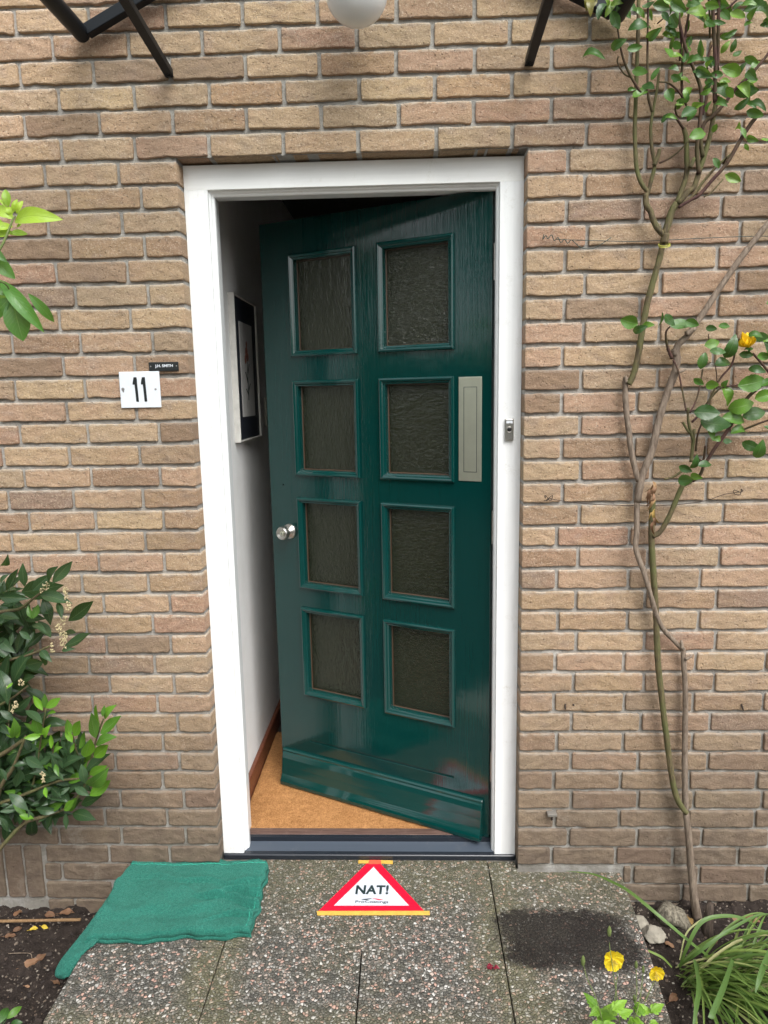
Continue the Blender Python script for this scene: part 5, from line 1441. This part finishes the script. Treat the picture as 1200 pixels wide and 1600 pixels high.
# fine litter on the soil
def litter():
    mb = MB(); rg = random.Random(21)
    for _ in range(2600):
        if rg.random() < .5: x, y = rg.uniform(-1.0, -.29), rg.uniform(-.75, -.005)
        else: x, y = rg.uniform(1.2, 2.1), rg.uniform(-.7, -.005)
        z = float(soilz(np.array([x]), np.array([y]))[0]); s_ = rg.uniform(.0012, .0042) * (1 + 1.2 * (rg.random() < .06)); mb.cur = rg.random()
        M_ = Matrix.Translation((x, y, z + s_ * .2)) @ Matrix.Rotation(rg.uniform(0, 6), 4, Vector((rg.random(), rg.random(), rg.random())).normalized())
        mb.box((-s_, -s_ * rg.uniform(.3, .9), -s_ * rg.uniform(.2, .7)), (s_, s_ * .6, s_ * .5), 0, M_)
    t = NT('litter'); c = t.ramp(t.attr('rnd'), [(0, (.020, .015, .013)), (.5, (.055, .04, .032)), (.8, (.12, .085, .06)), (.93, (.24, .20, .16)), (1, (.35, .32, .28))])
    t.bsdf(Base_Color=c, Roughness=.9)
    tag(mb.build('soil_crumbs', t.mat), 'crumbs of soil, grit and wood chips scattered over the beds', 'debris', kind='stuff')
litter()

# ================================================================== GARDEN BEHIND THE VIEWER (out of view, there for reflections and bounce light)
def hedge(name, x0, x1, y0, y1, h, n, label, seed, r=(.1, .6)):
    mb = MB(); rg = random.Random(seed)
    for _ in range(n):
        f = rg.random()
        x = rg.uniform(x0, x1); z = rg.uniform(.0, h) - .1; y = y1 - abs(rg.gauss(0, .12)) 
        if f < .25: z = h - abs(rg.gauss(0, .1)); y = rg.uniform(y0, y1)
        p = Vector((x, y + .15 * math.sin(x * 3), z + .12 * math.sin(x * 1.7 + seed))); mb.cur = rg.uniform(*r)
        d = Vector((rg.gauss(0, 1), rg.gauss(0, 1), rg.gauss(0, .6))).normalized() * rg.uniform(.07, .13)
        mb.leaf(p, p + d, d.length * .6, nrm=Vector((rg.gauss(0, 1), 1, rg.gauss(0, 1))), seg=2)
    mb.box((x0, y0 + .05, -.13), (x1, y1 - .25, h - .22), 1)
    o = mb.build(name, [LAUR, simple('hedge_core', (.015, .022, .010), .9)])
    tag(o, label, 'hedge')
hedge('hedge', -9.5, 5.5, -7.2, -6.2, 2.1, 12000, 'clipped dark garden hedge opposite the front door', 5)
def sky_block_hedge():  # unseen hedge, added to keep bright sky out of the door's left reflection
    mb = MB(); rg = random.Random(9)
    for _ in range(9000):
        z = rg.uniform(0, 3.3) - .1; y = rg.uniform(-3.7, -.6); x = -4.6 + abs(rg.gauss(0, .15)) + .2 * math.sin(y * 4) + .15 * math.sin(z * 5)
        p = Vector((x, y, z + .15 * math.sin(y * 3))); mb.cur = rg.uniform(.2, .75); d = Vector((rg.gauss(0, 1), rg.gauss(0, 1), rg.gauss(0, .6))).normalized() * rg.uniform(.07, .13)
        mb.leaf(p, p + d, d.length * .6, nrm=Vector((1, rg.gauss(0, 1), rg.gauss(0, 1))), seg=2)
    mb.box((-5.6, -3.5, -.13), (-4.7, -.6, 3.1), 1)
    tag(mb.build('hedge', [LAUR, simple('hedge_heart', (.015, .022, .010), .9)]), 'tall dense hedge added out of view on the left to block sky reflected in the door', 'hedge')
sky_block_hedge()
tag(hgrid('bounce_path', np.linspace(-.24, .93, 60), np.linspace(-6.1, -.57, 200), lambda X, Y: -.085 + .004 * (vnoise(X, Y, 6, 12) - .5), simple('worn_concrete', (.34, .32, .28), .85, 0, .3, 12, .6, .003)), kind='structure')  # unseen pale strip, added to bounce light up into door and hall
def tree(x, y, h, cr, seed, label):
    root = empty('tree', (x, y, -.13)); tag(root, label, 'tree', 'garden trees opposite the door'); rg = random.Random(seed)
    mb = MB(); mb.tube([(0, 0, 0), (.05, 0, h * .3), (0, .1, h * .55), (.1, 0, h * .85)], [.16, .12, .09, .03], 10, bump=.2)
    for k in range(7):
        a_ = k * .9; z = h * (.4 + .06 * k); mb.tube([(0, 0, z), (math.cos(a_) * cr * .4, math.sin(a_) * cr * .4, z + .5), (math.cos(a_) * cr * .8, math.sin(a_) * cr * .8, z + .9)], [.05, .03, .012], 6)
    mb.build('trunk', M_BARK, root, smooth=True)
    mb = MB(); cl = [(Vector((rg.gauss(0, cr * .45), rg.gauss(0, cr * .45), h * rg.uniform(.45, 1.0))), rg.uniform(.5, 1.0)) for _ in range(26)]
    for _ in range(6500):
        c, r_ = rg.choice(cl); d = Vector((rg.gauss(0, 1), rg.gauss(0, 1), rg.gauss(0, .8))).normalized() * r_ * rg.random() ** .4
        p = c + d; mb.cur = rg.uniform(.1, .75); e = Vector((rg.gauss(0, 1), rg.gauss(0, 1), rg.gauss(0, 1))).normalized() * rg.uniform(.12, .2)
        mb.leaf(p, p + e, e.length * .6, nrm=Vector((rg.gauss(0, 1), rg.gauss(0, 1), 1)), seg=2)
    mb.build('crown', LAUR, root)
tree(-6.2, -8.0, 6.5, 2.0, 1, 'broad leafy garden tree opposite the door, nearest the left hedge end')
tree(.8, -13, 7.5, 2.6, 2, 'tallest leafy garden tree behind the middle of the hedge')
tree(5.5, -11, 6.0, 2.2, 3, 'lower leafy garden tree behind the right hedge end')
